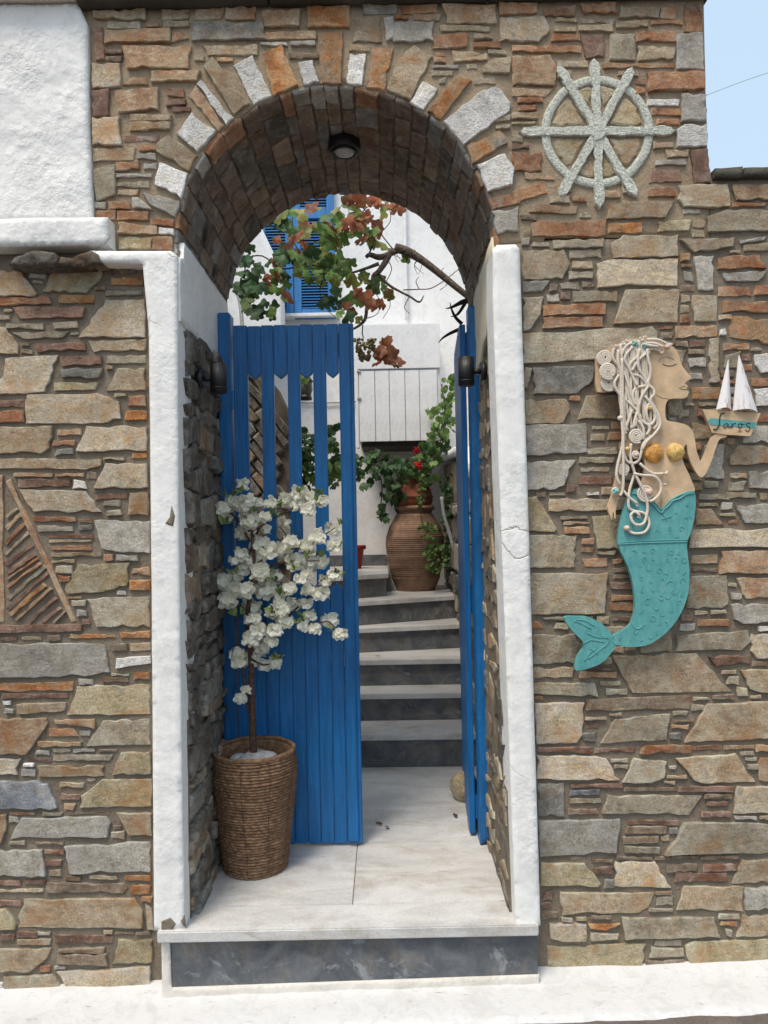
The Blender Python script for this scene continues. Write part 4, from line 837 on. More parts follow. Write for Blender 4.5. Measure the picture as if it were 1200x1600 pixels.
# jar with a pot on top
qj = PZ(651, 924, z5); qj.y += .13; D = (qj-CAM).dot(_f); pxm = D/F
prof = []
def PJ(r, v): return (r*pxm, PY(651, v, qj.y).z-z5)
base = [PJ(29, 921), PJ(38, 900), PJ(43.5, 875), PJ(46, 850), PJ(45, 838), PJ(40, 822), PJ(30, 806), PJ(27, 802)]
zb0 = base[0][1]; base = [(r, z-zb0) for r, z in base]
for i in range(len(base)-1):
    (ra, za), (rb, zb1) = base[i], base[i+1]; n = max(2, int(abs(zb1-za)/.0045))
    for j in range(n):
        t = j/n; z = za+(zb1-za)*t; r = ra+(rb-ra)*t; g = .0055*(math.sin(z*2*math.pi/.030)**2)**.6 if .10 < z < base[-1][1]-.02 else 0; prof.append((r-g+.003, z))
rn, zn = base[-1]; prof += [(rn, zn), (rn+.002, zn+.02), (rn+.018, zn+.028), (rn+.022, zn+.045), (rn+.016, zn+.058), (rn-.01, zn+.058), (rn-.02, zn+.0), (0, zn-.02)]
jar = lathe('clay_jar', prof, M_TERRA, (qj.x, qj.y, z5), None, 64); tag(jar, 'large ribbed terracotta jar standing on the upper stair', 'jar')
zj = z5+zn+.058
pot2 = lathe('terracotta_pot', [(0, -.02), (.085, -.02), (.135, .0), (.150, .035), (.150, .06), (.158, .065), (.150, .075), (.138, .12), (.11, .17), (.085, .20), (.088, .215), (.075, .215), (.07, .19), (0, .18)], M_TERRA2, (qj.x-.01, qj.y, zj), None, 48)
tag(pot2, 'reddish terracotta pot sitting on the mouth of the ribbed jar', 'flower pot')
qr = PZ(560, 889, z6); qr.y += .05; rp = lathe('flower_pot', [(0, 0), (.05, 0), (.075, .15), (.09, .15), (.09, .18), (.078, .18), (.075, .165), (0, .16)], M_REDPOT, (qr.x-.03, min(qr.y, YH-.1), z6), None, 32)
tag(rp, 'small red flower pot on the top stair, half hidden by the gate leaf', 'flower pot')
# doorstop stone
qs = PZ(728, 1256, FZ); bm = bmesh.new(); bmesh.ops.create_icosphere(bm, subdivisions=4, radius=.075)
for v_ in bm.verts:
    n = noise.fractal(v_.co*14, 1, 2, 4); v_.co = Vector((v_.co.x*.95, v_.co.y*.85, v_.co.z*.93))*(1+.16*n)
    if v_.co.x < -.03: v_.co.x = v_.co.x*.8-.008
    v_.co.z = max(v_.co.z, -.06)
me = bpy.data.meshes.new('boulder'); bm.to_mesh(me); bm.free(); me.transform(Matrix.Translation(Vector((qs.x, qs.y+.06, FZ+.061)))); ds = link('boulder', me, SP['y'], None, (qs.x, qs.y+.06, FZ), True)
tag(ds, 'rounded sandy stone holding back the right gate leaf', 'stone')
# ------------------------------------------------------------------ leaves
def leaf_mesh(kind, r=1.0, seed=0):
    rr = random.Random(seed); P = []
    if kind == 'vine':
        prof = [(0, .15), (18, .66), (38, .84), (52, .76), (66, .72), (86, .90), (104, .96), (120, .80), (136, .74), (158, .96), (180, 1.12)]
        for a, d in prof: P.append((a, d*rr.uniform(.88, 1.1)))
    elif kind == 'round':
        for i in range(11):
            a = i*18; P.append((a, (.3 if i == 0 else .82+.16*(i % 2))*rr.uniform(.9, 1.1)))
    else:
        P = [(0, .5), (40, .30), (70, .30), (100, .34), (140, .46), (165, .75), (180, 1.0)]
    pts = [(d*math.sin(math.radians(a)), -d*math.cos(math.radians(a))) for a, d in P]
    full = pts+[(-x, y) for x, y in reversed(pts[1:-1])]
    if kind == 'blade': full = [(x, y+.5) for x, y in full]
    bend = rr.uniform(.15, .45); fold = rr.uniform(.1, .4)
    def z(x, y): return (abs(x)*fold-bend*(x*x+y*y)*.55+.06*math.sin(6*x+rr.random()*.2)+.05*math.sin(7*y))*r
    vs = [(0, 0, z(0, 0))]+[(x*r, y*r, z(x, y)) for x, y in full]; n = len(full)
    mid = [(x*r*.55, y*r*.55, z(x*.55, y*.55)) for x, y in full]; vs += mid; fs = []
    for i in range(n):
        j = (i+1) % n; fs.append((0, 1+n+i, 1+n+j)); fs.append((1+n+i, 1+i, 1+j, 1+n+j))
    me = mesh(vs, fs, kind+'_leaf'); me.polygons.foreach_set('use_smooth', [True]*len(me.polygons)); return me
def make_leaves(kind, mats, r, n=3):
    out = []
    for m in mats:
        for s in range(n): me = leaf_mesh(kind, r, s*7+hash(kind) % 1 + 3*s); me.materials.append(m); out.append(me)
    return out
def place(name, me, parent, loc, rot, sc):
    o = bpy.data.objects.new(name, me); C.objects.link(o); o.parent = parent; o.location = Vector(loc)-parent.location; o.rotation_euler = rot; o.scale = (sc, sc, sc); return o
def scatter(parent, blobs, dens, sets, name='leaf', sz=(.7, 1.2), cap=296, face=.9):
    """leaves through soft ellipsoid clumps; blob = (u, v, ru, rv, Y, dY, n, set index)"""
    todo = []
    for (u, v, ru, rv, Y, dY, n, si) in blobs:
        for _ in range(int(n*dens)):
            while True:
                a, b = rng.uniform(-1, 1), rng.uniform(-1, 1)
                if a*a+b*b < 1: break
            todo.append((PY(u+a*ru, v+b*rv, Y+rng.uniform(-dY, dY)), si))
    rng.shuffle(todo); todo.sort(key=lambda t: t[0].y); svs = {}
    for i, (p, si) in enumerate(todo):
        me = rng.choice(sets[si] if not isinstance(si, tuple) else sets[rng.choice(si)]); sc = rng.uniform(*sz)
        rot = (math.pi/2*face+rng.gauss(0, .55), rng.gauss(0, .5), rng.uniform(-.9, .9)) 
        if i < cap: place(name, me, parent, p, rot, sc)
        else:
            from mathutils import Euler
            T = Matrix.Translation(p) @ Euler(rot).to_matrix().to_4x4() @ Matrix.Scale(sc, 4); key = me.materials[0].name
            V, Fc, mm = svs.setdefault(key, ([], [], me.materials[0])); b0 = len(V); V.extend(T @ v_.co for v_ in me.vertices); Fc.extend(tuple(b0+k for k in f.vertices) for f in me.polygons)
    for key, (V, Fc, mm) in svs.items(): o = link('foliage', mesh(V, Fc), mm, parent, None, True); o['kind'] = 'stuff'
# grapevine
YV = 1.75
vine = empty('grapevine', PY(735, 475, YV), label='old grapevine crossing behind the arch with green and reddening leaves and one grape bunch', cat='grapevine')
V_ = lambda u, v, d=0: PY(u, v, YV+d)
tube('branch', [V_(775, 500, .1), V_(752, 478, .05), V_(722, 456), V_(690, 430), V_(660, 407), V_(636, 393), V_(617, 387)], [.020, .020, .018, .020, .022, .027, .026], M_BARK, vine, 10)
tube('branch', [V_(622, 390), V_(606, 398), V_(592, 402), V_(578, 398), V_(572, 402)], [.020, .017, .018, .014, .010], M_BARK, vine, 10)
tube('branch', [V_(612, 390), V_(603, 408), V_(592, 424), V_(583, 432), V_(582, 452), V_(574, 474), V_(571, 497), V_(562, 508), V_(548, 516)], [.017, .018, .016, .012, .010, .009, .010, .008, .006], M_BARK, vine, 8)
tube('branch', [V_(590, 426), V_(606, 444), V_(624, 455), V_(640, 463), V_(655, 472), V_(662, 462)], [.009, .008, .007, .006, .006, .003], M_BARK, vine, 8)
tube('branch', [V_(592, 412), V_(570, 420), V_(545, 426), V_(515, 418), V_(480, 412), V_(440, 395)], [.012, .008, .006, .006, .005, .004], M_BARK, vine, 8)
tube('twig', [V_(630, 453), V_(655, 452), V_(675, 450), V_(700, 434), V_(722, 416)], [.0035, .003, .003, .0025, .002], M_TWIG, vine, 6)
tube('twig', [V_(575, 400), V_(580, 380), V_(560, 350), V_(572, 325), V_(600, 310)], [.006, .004, .004, .003, .003], M_TWIG, vine, 6)
tube('twig', [V_(571, 498), V_(590, 490), V_(593, 470), V_(584, 455)], [.003, .002, .002, .002], M_TWIG, vine, 6)
tube('twig', [V_(480, 412), V_(440, 420), V_(410, 400), V_(385, 410), V_(380, 470)], [.005, .004, .004, .004, .003], M_TWIG, vine, 6)
tube('twig', [V_(567, 508), V_(566, 520), V_(568, 528)], [.004, .004, .003], M_TWIG, vine, 6)
for pts in ([(545, 420), (530, 390), (520, 350), (535, 318)], [(515, 418), (500, 450), (508, 480), (530, 500)], [(480, 412), (460, 380), (445, 350), (430, 335)], [(600, 400), (612, 420), (600, 450), (610, 475), (598, 498)], [(575, 402), (590, 370), (610, 345), (604, 318), (585, 308)], [(640, 463), (632, 480), (640, 490)], [(560, 350), (545, 330), (555, 305)], [(700, 434), (690, 425), (694, 418)], [(655, 452), (650, 440), (655, 432)]):
    tube('twig', [V_(u, v) for u, v in pts], [.003, .0025, .0015], M_TWIG, vine, 5)
for k in range(9):
    u, v = rng.choice([(636, 393), (690, 430), (655, 405), (620, 387)]); tube('twig', [V_(u, v), V_(u+rng.uniform(-8, 12), v+rng.uniform(5, 14)), V_(u+rng.uniform(-6, 14), v+rng.uniform(12, 26))], [.003, .002, .001], M_TWIG, vine, 5)
vl = make_leaves('vine', [M_LEAFG, M_LEAFY, M_LEAFR, M_LEAFD], .046)
sets = {'g': vl[0:3], 'y': vl[3:6], 'r': vl[6:9], 'd': vl[9:12]}
scatter(vine, [(383, 395, 12, 40, YV, .15, 10, 'd'), (390, 440, 20, 40, YV, .15, 16, 'd'), (410, 470, 26, 30, YV, .15, 16, ('d', 'g')), (395, 490, 20, 12, YV, .1, 6, 'd'),
  (440, 345, 22, 22, YV, .15, 11, ('g', 'y', 'd')), (455, 380, 24, 28, YV, .15, 14, ('g', 'y', 'r', 'd')), (490, 415, 30, 30, YV, .15, 18, ('g', 'd', 'g', 'y')), (440, 415, 22, 25, YV, .15, 10, ('d', 'g', 'r')), (525, 385, 22, 30, YV, .15, 14, ('g', 'y', 'g')),
  (540, 335, 20, 20, YV, .15, 11, ('g', 'y')), (562, 352, 18, 20, YV, .15, 11, ('r', 'g', 'r')), (520, 355, 16, 14, YV, .1, 6, ('r', 'g')), (530, 425, 26, 20, YV, .15, 11, ('y', 'g', 'g')), (515, 465, 18, 16, YV, .12, 7, ('g', 'd')), (548, 485, 20, 22, YV, .15, 9, ('g', 'y', 'd', 'r')),
  (562, 465, 16, 10, YV, .1, 4, ('r', 'g')), (585, 315, 16, 8, YV, .1, 4, 'r'), (612, 318, 12, 6, YV, .1, 3, 'r'), (575, 372, 16, 14, YV, .1, 5, ('g', 'r')), (560, 430, 20, 16, YV, .1, 5, ('g', 'y')), (590, 445, 12, 10, YV, .1, 3, ('g',)), (445, 465, 10, 20, YV, .1, 3, ('r', 'g')),
  (592, 558, 12, 12, YV, .06, 6, 'r'), (612, 560, 11, 16, YV, .06, 7, ('r', 'y')), (603, 540, 8, 6, YV, .05, 2, 'r'), (565, 440, 4, 4, YV, .02, 1, 'y'), (580, 470, 8, 12, YV, .1, 2, 'r'), (600, 325, 26, 12, YV, .1, 5, ('r', 'y')), (555, 310, 14, 12, YV, .1, 5, ('g', 'r')), (640, 398, 10, 6, YV, .05, 2, 'g'), (590, 372, 14, 22, YV, .1, 5, ('r', 'y')), (500, 350, 40, 30, YV, .15, 12, ('g', 'y', 'r')), (600, 470, 16, 16, YV, .08, 4, ('r', 'y')), (430, 450, 16, 30, YV, .1, 8, ('d', 'g', 'r'))], 1.1, sets, sz=(.65, 1.25))
vs, fs = [], []
sb = bmesh.new(); bmesh.ops.create_icosphere(sb, subdivisions=2, radius=1); sv = [v_.co.copy() for v_ in sb.verts]; sf = [[v_.index for v_ in f.verts] for f in sb.faces]; sb.free()
for k in range(120):
    t = rng.random(); w = (1-t)**.5*20+3; a = rng.uniform(0, 2*math.pi); rr = rng.uniform(.3, 1)**.5
    c = PY(572+w*.85*rr*math.cos(a)-2+6*(1-t)*0, 530+t*34, YV+w*.003*rr*math.sin(a)); b0 = len(vs); r_ = rng.uniform(.008, .0105); vs.extend(c+v_*r_ for v_ in sv); fs.extend(tuple(b0+i for i in f) for f in sf)
gb = link('grape_bunch', mesh(vs, fs), M_GRAPE, vine, None, True); gb['kind'] = 'stuff'
tag(tube('wire', [PY(545, 292, YV), PY(600, 372, YV), PY(616, 392, YV)], .0035, M_TWIG, None, 6, 1), 'support wire running down to the grapevine branch behind the arch', 'wire')
tb = empty('thorn_branch', PY(735, 480, 1.2), label='black spiny shoots sticking out over the right gate leaf', cat='branch')
TB = lambda u, v: PY(u, v, 1.05)
tube('shoot', [TB(738, 468), TB(722, 472), TB(706, 480), TB(696, 482)], [.016, .012, .006, .001], M_THORN, tb, 7); tube('shoot', [TB(730, 468), TB(716, 490), TB(704, 495)], [.010, .007, .001], M_THORN, tb, 7)
tube('shoot', [TB(722, 506), TB(712, 496), TB(706, 484), TB(703, 472)], [.010, .008, .005, .001], M_THORN, tb, 7); tube('shoot', [TB(724, 512), TB(705, 520), TB(692, 528), TB(685, 536)], [.010, .008, .005, .001], M_THORN, tb, 7)
# geraniums and trailing plants
YP = qj.y-.1
ger = empty('geranium', (qj.x, qj.y, zj+.2), label='dark leafy geranium with red flower heads spreading over the jar and cabinet foot', cat='geranium')
gl_ = make_leaves('round', [M_LEAFD, M_LEAFG], .036)
gs = {'d': gl_[0:3], 'g': gl_[3:6]}
scatter(ger, [(590, 722, 20, 16, YP, .1, 26, 'd'), (575, 745, 18, 18, YP, .1, 20, 'd'), (620, 738, 24, 22, YP, .12, 34, 'd'), (650, 728, 24, 16, YP, .1, 24, ('d', 'g')), (612, 770, 16, 16, YP, .08, 16, 'd'), (602, 800, 10, 14, YP, .06, 9, 'd'), (625, 785, 10, 14, YP, .06, 8, 'd'),
   (680, 700, 24, 26, YP, .12, 44, ('d', 'g')), (664, 745, 20, 14, YP-.05, .1, 20, ('d', 'g')), (695, 660, 18, 28, YP, .1, 40, ('d', 'g', 'g')), (703, 610, 12, 26, YP, .1, 26, 'g'), (676, 650, 10, 12, YP, .1, 7, ('g',)), (556, 725, 12, 14, YP, .08, 10, 'd')], 1.0, gs, sz=(.6, 1.15))
for pts in ([(575, 735), (600, 715), (630, 720), (655, 745)], [(690, 600), (695, 650), (685, 700), (665, 745)], [(600, 805), (608, 770), (630, 745), (650, 750)], [(595, 790), (597, 760), (594, 745)]): tube('stem', [PY(u, v, YP+.03) for u, v in pts], .005, M_TWIG, ger, 6)
for (u, v) in [(651, 704), (653, 726)]:
    vs, fs = [], []
    for k in range(34):
        c = PY(u, v, YP-.12)+Vector((rng.gauss(0, .014), rng.gauss(0, .012), rng.gauss(0, .012))); b0 = len(vs); s_ = Vector((rng.uniform(.5, 1.2), rng.uniform(.5, 1.2), rng.uniform(.3, .9)))*.010
        vs.extend(c+Vector((v_.x*s_.x, v_.y*s_.y, v_.z*s_.z)) for v_ in sv); fs.extend(tuple(b0+i for i in f) for f in sf)
    link('flower_head', mesh(vs, fs), M_REDF, ger, PY(u, v, YP-.12), True)
tr = empty('trailing_plant', PY(690, 860, YP-.1), label='small-leaved plant trailing down beside the ribbed jar on the right', cat='plant')
ts = {'g': make_leaves('round', [M_LEAFG], .014), 'd': make_leaves('round', [M_LEAFD], .02)}
scatter(tr, [(658, 770, 7, 30, YP-.15, .03, 55, 'g'), (668, 830, 16, 14, YP-.2, .04, 40, 'g'), (680, 870, 18, 28, YP-.2, .06, 110, 'g'), (702, 800, 13, 40, YP-.1, .1, 90, 'd'), (708, 870, 12, 50, YP-.1, .1, 110, 'd'), (700, 760, 14, 20, YP-.1, .1, 30, 'd'), (712, 905, 8, 18, YP-.1, .06, 30, 'd')], 1.0, ts, cap=160, sz=(.6, 1.3))
tube('stem', [PY(u, v, YP-.2) for u, v in [(655, 745), (660, 780), (658, 810), (668, 840), (678, 890)]], .003, M_TWIG, tr, 5)
tag(tube('pipe', [PY(u, v, YP-.35) for u, v in [(690, 776), (694, 805), (703, 835), (712, 870), (722, 912)]], .012, M_PIPE, None, 8), 'pale bent pipe leaning beside the jar against the right courtyard wall', 'pipe')
iv = empty('leafy_shrub', PY(500, 720, 2.3), label='dark leafy shrub seen through the right-hand gate openings', cat='shrub')
scatter(iv, [(478, 700, 18, 34, 2.3, .1, 34, 'd'), (515, 725, 18, 40, 2.3, .1, 40, ('d', 'g')), (520, 680, 10, 18, 2.3, .1, 10, 'd'), (480, 745, 18, 20, 2.3, .1, 22, ('d', 'g')), (476, 590, 10, 8, 2.3, .06, 6, 'g')], 1.0, gs, sz=(.6, 1.1))
tube('stem', [PY(u, v, 2.32) for u, v in [(500, 900), (498, 800), (500, 700), (510, 665)]], .008, M_TWIG, iv, 6)
# ------------------------------------------------------------------ basket and blossom tree
qb = PZ(391, 1376, FZ); qb.y += .12; BX, BY = qb.x, qb.y
Dm = (Vector((BX, BY, .6))-CAM).dot(_f)/F
bh = PY(392, 1172, BY).z-FZ
def Rb(t): return (48+ (66-48)*min(1, t/.82)**.85 - (3*((t-.82)/.18) if t > .82 else 0))*Dm
bas = empty('woven_basket', (BX, BY, FZ), label='tall brown woven seagrass basket on the marble doorstep', cat='basket')
rows = 40; seg = 150; sub = 5; vs = []; fs = []
nr = rows*sub+1
for i in range(nr):
    t = i/(nr-1); row = min(rows-1, i//sub); ph = (i % sub)/sub
    for k in range(seg):
        a = 2*math.pi*k/seg; rowoff = row*1.7+noise.noise(Vector((row*3.1, 0, 0)))*4
        tw = .0016*math.sin(a*34+rowoff+ph*2.6)
        wav = .0022*noise.noise(Vector((a*3, row*.9, 5)))
        r = Rb(t)-.005+.0085*math.sin(math.pi*ph)**.7+tw+wav
        z = bh*t+.004*noise.noise(Vector((math.cos(a)*1.6, math.sin(a)*1.6, row*.35)))
        vs.append((BX+r*math.cos(a), BY+r*math.sin(a), FZ+z))
for i in range(nr-1):
    for k in range(seg):
        k2 = (k+1) % seg; fs.append((i*seg+k, i*seg+k2, (i+1)*seg+k2, (i+1)*seg+k))
link('weave', mesh(vs, fs), M_BASKET, bas, (BX, BY, FZ), True)
lathe('lining', [(Rb(1)-.004, bh+.002), (Rb(1)-.014, bh-.01), (Rb(.8)-.016, bh*.8), (Rb(.6)-.014, bh*.6), (0, bh*.6)], M_BASKET, (BX, BY, FZ), bas, 48, 0, False)
pts = [(BX+(Rb(1)-.003)*math.cos(a), BY+(Rb(1)-.003)*math.sin(a), FZ+bh+.004+.001*math.sin(a*7)) for a in [2*math.pi*k/60 for k in range(61)]]
tube('rim', pts, .0085, M_BASKET, bas, 8, 1)
for k in range(10):
    a = 2*math.pi*(k+.35)/10; pts = [(BX+(Rb(t)+.0030)*math.cos(a+.03*math.sin(t*5+k)), BY+(Rb(t)+.0030)*math.sin(a+.03*math.sin(t*5+k)), FZ+bh*t) for t in [j/24 for j in range(1, 24)]]
    tube('binding', pts, .0011, M_TWIG, bas, 5, 1)
tree = empty('blossom_tree', (BX, BY, FZ+bh*.6), label='artificial tree of white blossoms with a brown stem, planted in the woven basket', cat='potted tree')
for (dx, dy, r_) in [(.045, .02, .05), (-.03, -.04, .045), (.0, .05, .05), (.06, -.04, .03), (-.06, .02, .04), (0, 0, .06)]:
    bm = bmesh.new(); bmesh.ops.create_icosphere(bm, subdivisions=3, radius=r_)
    for v_ in bm.verts: v_.co *= 1+.18*noise.noise(v_.co*25); v_.co.z *= .55
    me = bpy.data.meshes.new('filler'); bm.to_mesh(me); bm.free(); me.transform(Matrix.Translation(Vector((BX+dx, BY+dy, FZ+bh-.04)))); link('filler', me, M_STYRO, tree, center(me), True)
B = lambda x, y, d=0: PY(300+x/3.81, 720+y/3.81, BY+d)
tube('trunk', [Vector((BX, BY, FZ+bh*.7)), PY(396, 1175, BY), PY(394, 1130, BY), B(358, 1480), B(352, 1350), B(352, 1240), B(345, 1100), B(330, 950), B(345, 800), B(370, 650), B(360, 500), B(350, 350), B(330, 230)], [.0145, .0145, .014, .013, .0125, .012, .0115, .010, .009, .008, .006, .004, .003], M_TWIG, tree, 9)
tube('branch', [B(340, 1500), B(325, 1440), B(318, 1330), B(300, 1240), B(275, 1100), B(265, 900), B(240, 740)], [.005, .006, .005, .005, .004, .004, .003], M_TWIG, tree, 7)
tube('branch', [B(335, 1480), B(310, 1400), B(290, 1370)], [.004, .003, .002], M_TWIG, tree, 6)
for pts in ([(340, 560), (380, 450), (410, 390), (500, 335), (580, 295), (700, 240), (770, 225)], [(350, 880), (450, 980), (560, 930), (620, 880), (700, 800), (760, 720), (840, 680)], [(360, 900), (440, 1010), (470, 1070)], [(360, 700), (480, 620), (600, 600), (760, 595)], [(370, 620), (520, 540), (680, 510), (760, 460), (850, 400)], [(340, 900), (230, 820), (180, 700), (130, 760)],
            [(345, 480), (250, 330), (170, 290)], [(340, 420), (300, 250), (290, 140)], [(560, 930), (660, 970), (760, 965), (820, 960), (880, 1040)], [(350, 1180), (430, 1215), (510, 1190)], [(345, 1100), (280, 1160), (265, 1200)]):
    tube('branch', [B(x, y, rng.uniform(-.04, .04)) for x, y in pts], [.0045, .0035, .0018], M_TWIG, tree, 6)
clumps = [(300, 140, 35), (330, 230, 40), (175, 290, 42), (250, 250, 50), (310, 265, 50), (340, 350, 58), (300, 430, 42), (200, 340, 35), (390, 250, 25), (470, 250, 35), (560, 240, 50), (640, 190, 48), (690, 290, 42), (770, 235, 35), (640, 260, 50), (700, 220, 40), (555, 370, 34), (435, 410, 30), (430, 335, 32), (400, 500, 60), (460, 540, 50), (330, 590, 60), (290, 560, 40), (540, 520, 56), (590, 480, 40), (610, 600, 58), (700, 610, 48), (770, 600, 38), (750, 450, 46), (680, 510, 46), (840, 405, 42), (850, 510, 38), (850, 680, 35), (790, 715, 35), (770, 790, 46), (690, 770, 32), (300, 650, 40), (260, 690, 40), (310, 770, 55), (210, 830, 58), (170, 720, 56), (118, 760, 26), (400, 660, 60), (430, 770, 60), (500, 780, 50), (350, 880, 60), (360, 940, 40), (600, 850, 42), (580, 760, 38), (520, 880, 58), (480, 900, 40), (550, 960, 46), (490, 1010, 42), (470, 1070, 36), (680, 850, 32), (700, 920, 32), (665, 985, 32), (735, 1000, 32), (820, 945, 46), (880, 1030, 36), (390, 1010, 46), (350, 1060, 46), (400, 1115, 55), (350, 1180, 52), (270, 1150, 42), (270, 1200, 34), (430, 1215, 34), (490, 1200, 38), (285, 1410, 30), (320, 1365, 18), (230, 760, 40), (250, 600, 25), (380, 590, 50), (480, 690, 45), (640, 700, 30), (680, 680, 35)]
def blossom_mesh(seed):
    rr = random.Random(seed); vs = []; fs = []; mi = []
    for layer, (n, L, tilt, off) in enumerate([(5, .0185, .22, 0), (5, .0125, .7, .6)]):
        for k in range(n):
            a = 2*math.pi*k/n+off+rr.uniform(-.15, .15); b0 = len(vs); l = L*rr.uniform(.85, 1.12); w = l*.48; ca_, sa_ = math.cos(a), math.sin(a)
            for (t, s) in [(0, 0), (.35, -.7), (.35, .7), (.78, -1), (.78, 1), (1.0, -.45), (1.0, .45), (.9, 0)]:
                x, y = t*l, s*w; z = (t*math.tan(tilt)*.5+.2*t*t)*l+rr.uniform(-.0005, .0005); vs.append((x*ca_-y*sa_, x*sa_+y*ca_, z))
            fs += [(b0, b0+2, b0+1), (b0+1, b0+2, b0+4, b0+3), (b0+3, b0+7, b0+5), (b0+3, b0+4, b0+7), (b0+4, b0+6, b0+7)]; mi += [0]*5
    b0 = len(vs); m_ = 6
    vs += [(.0022*math.cos(2*math.pi*k/m_), .0022*math.sin(2*math.pi*k/m_), .002) for k in range(m_)]+[(0, 0, .0085)]; fs += [(b0+k, b0+(k+1) % m_, b0+m_) for k in range(m_)]; mi += [1]*m_
    me = mesh(vs, fs, 'blossom'); me.materials.append(M_PETAL); me.materials.append(M_PCORE); me.polygons.foreach_set('material_index', mi); return me
BM = [blossom_mesh(s) for s in range(5)]
from mathutils import Euler
fl = []
for (x, y, r_) in clumps:
    n = int(8+r_*r_/58); d0 = rng.uniform(-.07, .05)
    for _ in range(n):
        v3 = Vector((rng.gauss(0, 1), rng.gauss(0, 1), rng.gauss(0, 1))).normalized()*rng.uniform(.35, 1)**.5
        p = B(x+v3.x*r_, y+v3.z*r_, d0+v3.y*r_*.0007); dirn = (v3+Vector((rng.gauss(0, .35), -.55+rng.gauss(0, .35), .15+rng.gauss(0, .3)))).normalized(); fl.append((p, dirn))
fl.sort(key=lambda t: t[0].y); V, Fc, Mi = [], [], []
for i, (p, dn) in enumerate(fl):
    me = rng.choice(BM); R_ = dn.to_track_quat('Z', 'Y'); sc = rng.uniform(.5, .82)
    if i < 285:
        o = bpy.data.objects.new('blossom', me); C.objects.link(o); o.parent = tree; o.location = p-tree.location; o.rotation_euler = R_.to_euler(); o.scale = (sc,)*3
    else:
        T = Matrix.Translation(p) @ R_.to_matrix().to_4x4() @ Matrix.Scale(sc, 4); b0 = len(V); V.extend(T @ v_.co for v_ in me.vertices); Fc.extend(tuple(b0+k for k in f.vertices) for f in me.polygons); Mi += [f.material_index for f in me.polygons]
me = mesh(V, Fc); me.materials.append(M_PETAL); me.materials.append(M_PCORE); me.polygons.foreach_set('material_index', Mi); o = link('blossoms', me, None, tree); o['kind'] = 'stuff'
print('blossoms', len(fl))
lb = make_leaves('blade', [M_LEAFB], .028)
for (x, y, _) in [(210, 220, 0), (240, 215, 0), (380, 300, 0), (515, 265, 0), (740, 240, 0), (770, 200, 0), (490, 320, 0), (750, 570, 0), (700, 570, 0), (470, 655, 0), (255, 670, 0), (615, 965, 0), (660, 940, 0), (300, 910, 0), (255, 930, 0), (515, 1185, 0), (480, 1180, 0), (480, 900, 0), (520, 800, 0), (545, 790, 0), (870, 690, 0), (195, 380, 0), (885, 380, 0), (870, 520, 0), (610, 650, 0), (490, 720, 0), (830, 1010, 0), (640, 200, 0), (300, 190, 0), (460, 545, 0)]:
    for _ in range(4): place('leaf', rng.choice(lb), tree, B(x+rng.uniform(-12, 12), y+rng.uniform(-12, 12), -.06), (rng.uniform(.5, 1.9), rng.uniform(-.7, .7), rng.uniform(0, 6.28)), rng.uniform(.6, .95))

lit = make_leaves('vine', [M_LEAFR, M_TWIG], .022, 1)
for i, (u, v, z) in enumerate([(592, 1286, FZ), (606, 1292, FZ), (590, 1024, FZ+RZ[2]), (711, 1274, FZ)]):
    p = PZ(u, v, z+.008); o = bpy.data.objects.new('fallen_leaf', lit[i % 2]); C.objects.link(o); o.location = p; o.rotation_euler = (.3, .2, i*1.7); o.scale = (.8, .5, .8)
    tag(o, ['left one of two dry leaves lying on the marble floor beside the closed gate leaf', 'right one of two dry leaves lying on the marble floor beside the closed gate leaf', 'dry fallen leaf lying on the third stair tread', 'dry fallen leaf in front of the rounded doorstop stone'][i], 'leaf', 'fallen leaves')
# ------------------------------------------------------------------ ship's wheel relief
YW = -.004
wh = empty('ship_wheel', PY(932, 207, YW), label="pale sea-green ship's wheel relief set into the wall above the mermaid", cat='wall relief')
T3 = lambda x, y: (800+x/3, y/3)
def relief(name, px, h=.020, mat=M_RELIEF, parent=wh, jit=.0018, y=0.0):
    stone(name, [uv(*T3(*p)) for p in px], fr(y), h, mat, parent, jit=jit, seg=.012, inset=.005)
cx, cy = 398, 622
vs, fs = [], []; NR = 96
prof_ = [(-21, 0), (-20, .007), (-15, .010), (0, .0105), (15, .010), (20, .007), (21, 0)]
for i in range(NR):
    a = 2*math.pi*i/NR; jr = 5*noise.noise(Vector((math.cos(a)*3, math.sin(a)*3, 0)))
    for (dr, h) in prof_:
        R_ = 242+dr+jr; p = PY(*T3(cx+R_*1.0*math.cos(a), cy+R_*math.sin(a)), 0); vs.append((p.x, -h-.001*noise.noise(Vector((a*20, dr, 1)))*2+.002, p.z))
m = len(prof_)
for i in range(NR):
    for k in range(m-1): fs.append((i*m+k, i*m+k+1, ((i+1) % NR)*m+k+1, ((i+1) % NR)*m+k))
link('rim', fixn(mesh(vs, fs)), M_RELIEF, wh, PY(932, 207, 0), True)
def spoke(p0, p1, w, taper=1.0, hh=.024):
    a = Vector(p0); b = Vector(p1); d = (b-a).normalized(); n = Vector((-d.y, d.x))*w/2
    relief('spoke', [tuple(a+n*.9), tuple(a*.93+b*.07+n*1.15), tuple(a*.6+b*.4+n), tuple(b+n), tuple(b-n), tuple(a*.6+b*.4-n), tuple(a*.93+b*.07-n*1.15), tuple(a-n*.9), tuple(a-d*w*.55)], hh)
for p in [(384, 300), (406, 965), (55, 622), (742, 620), (225, 335), (568, 915), (552, 342), (230, 912)]: spoke(p, (cx, cy), 42, hh=.013+rng.uniform(0, .002))
hp = [(cx+48*math.cos(a)*rng.uniform(.85, 1.1), cy+52*math.sin(a)*rng.uniform(.85, 1.1)) for a in [2*math.pi*k/10 for k in range(10)]]
relief('hub', hp, .017)
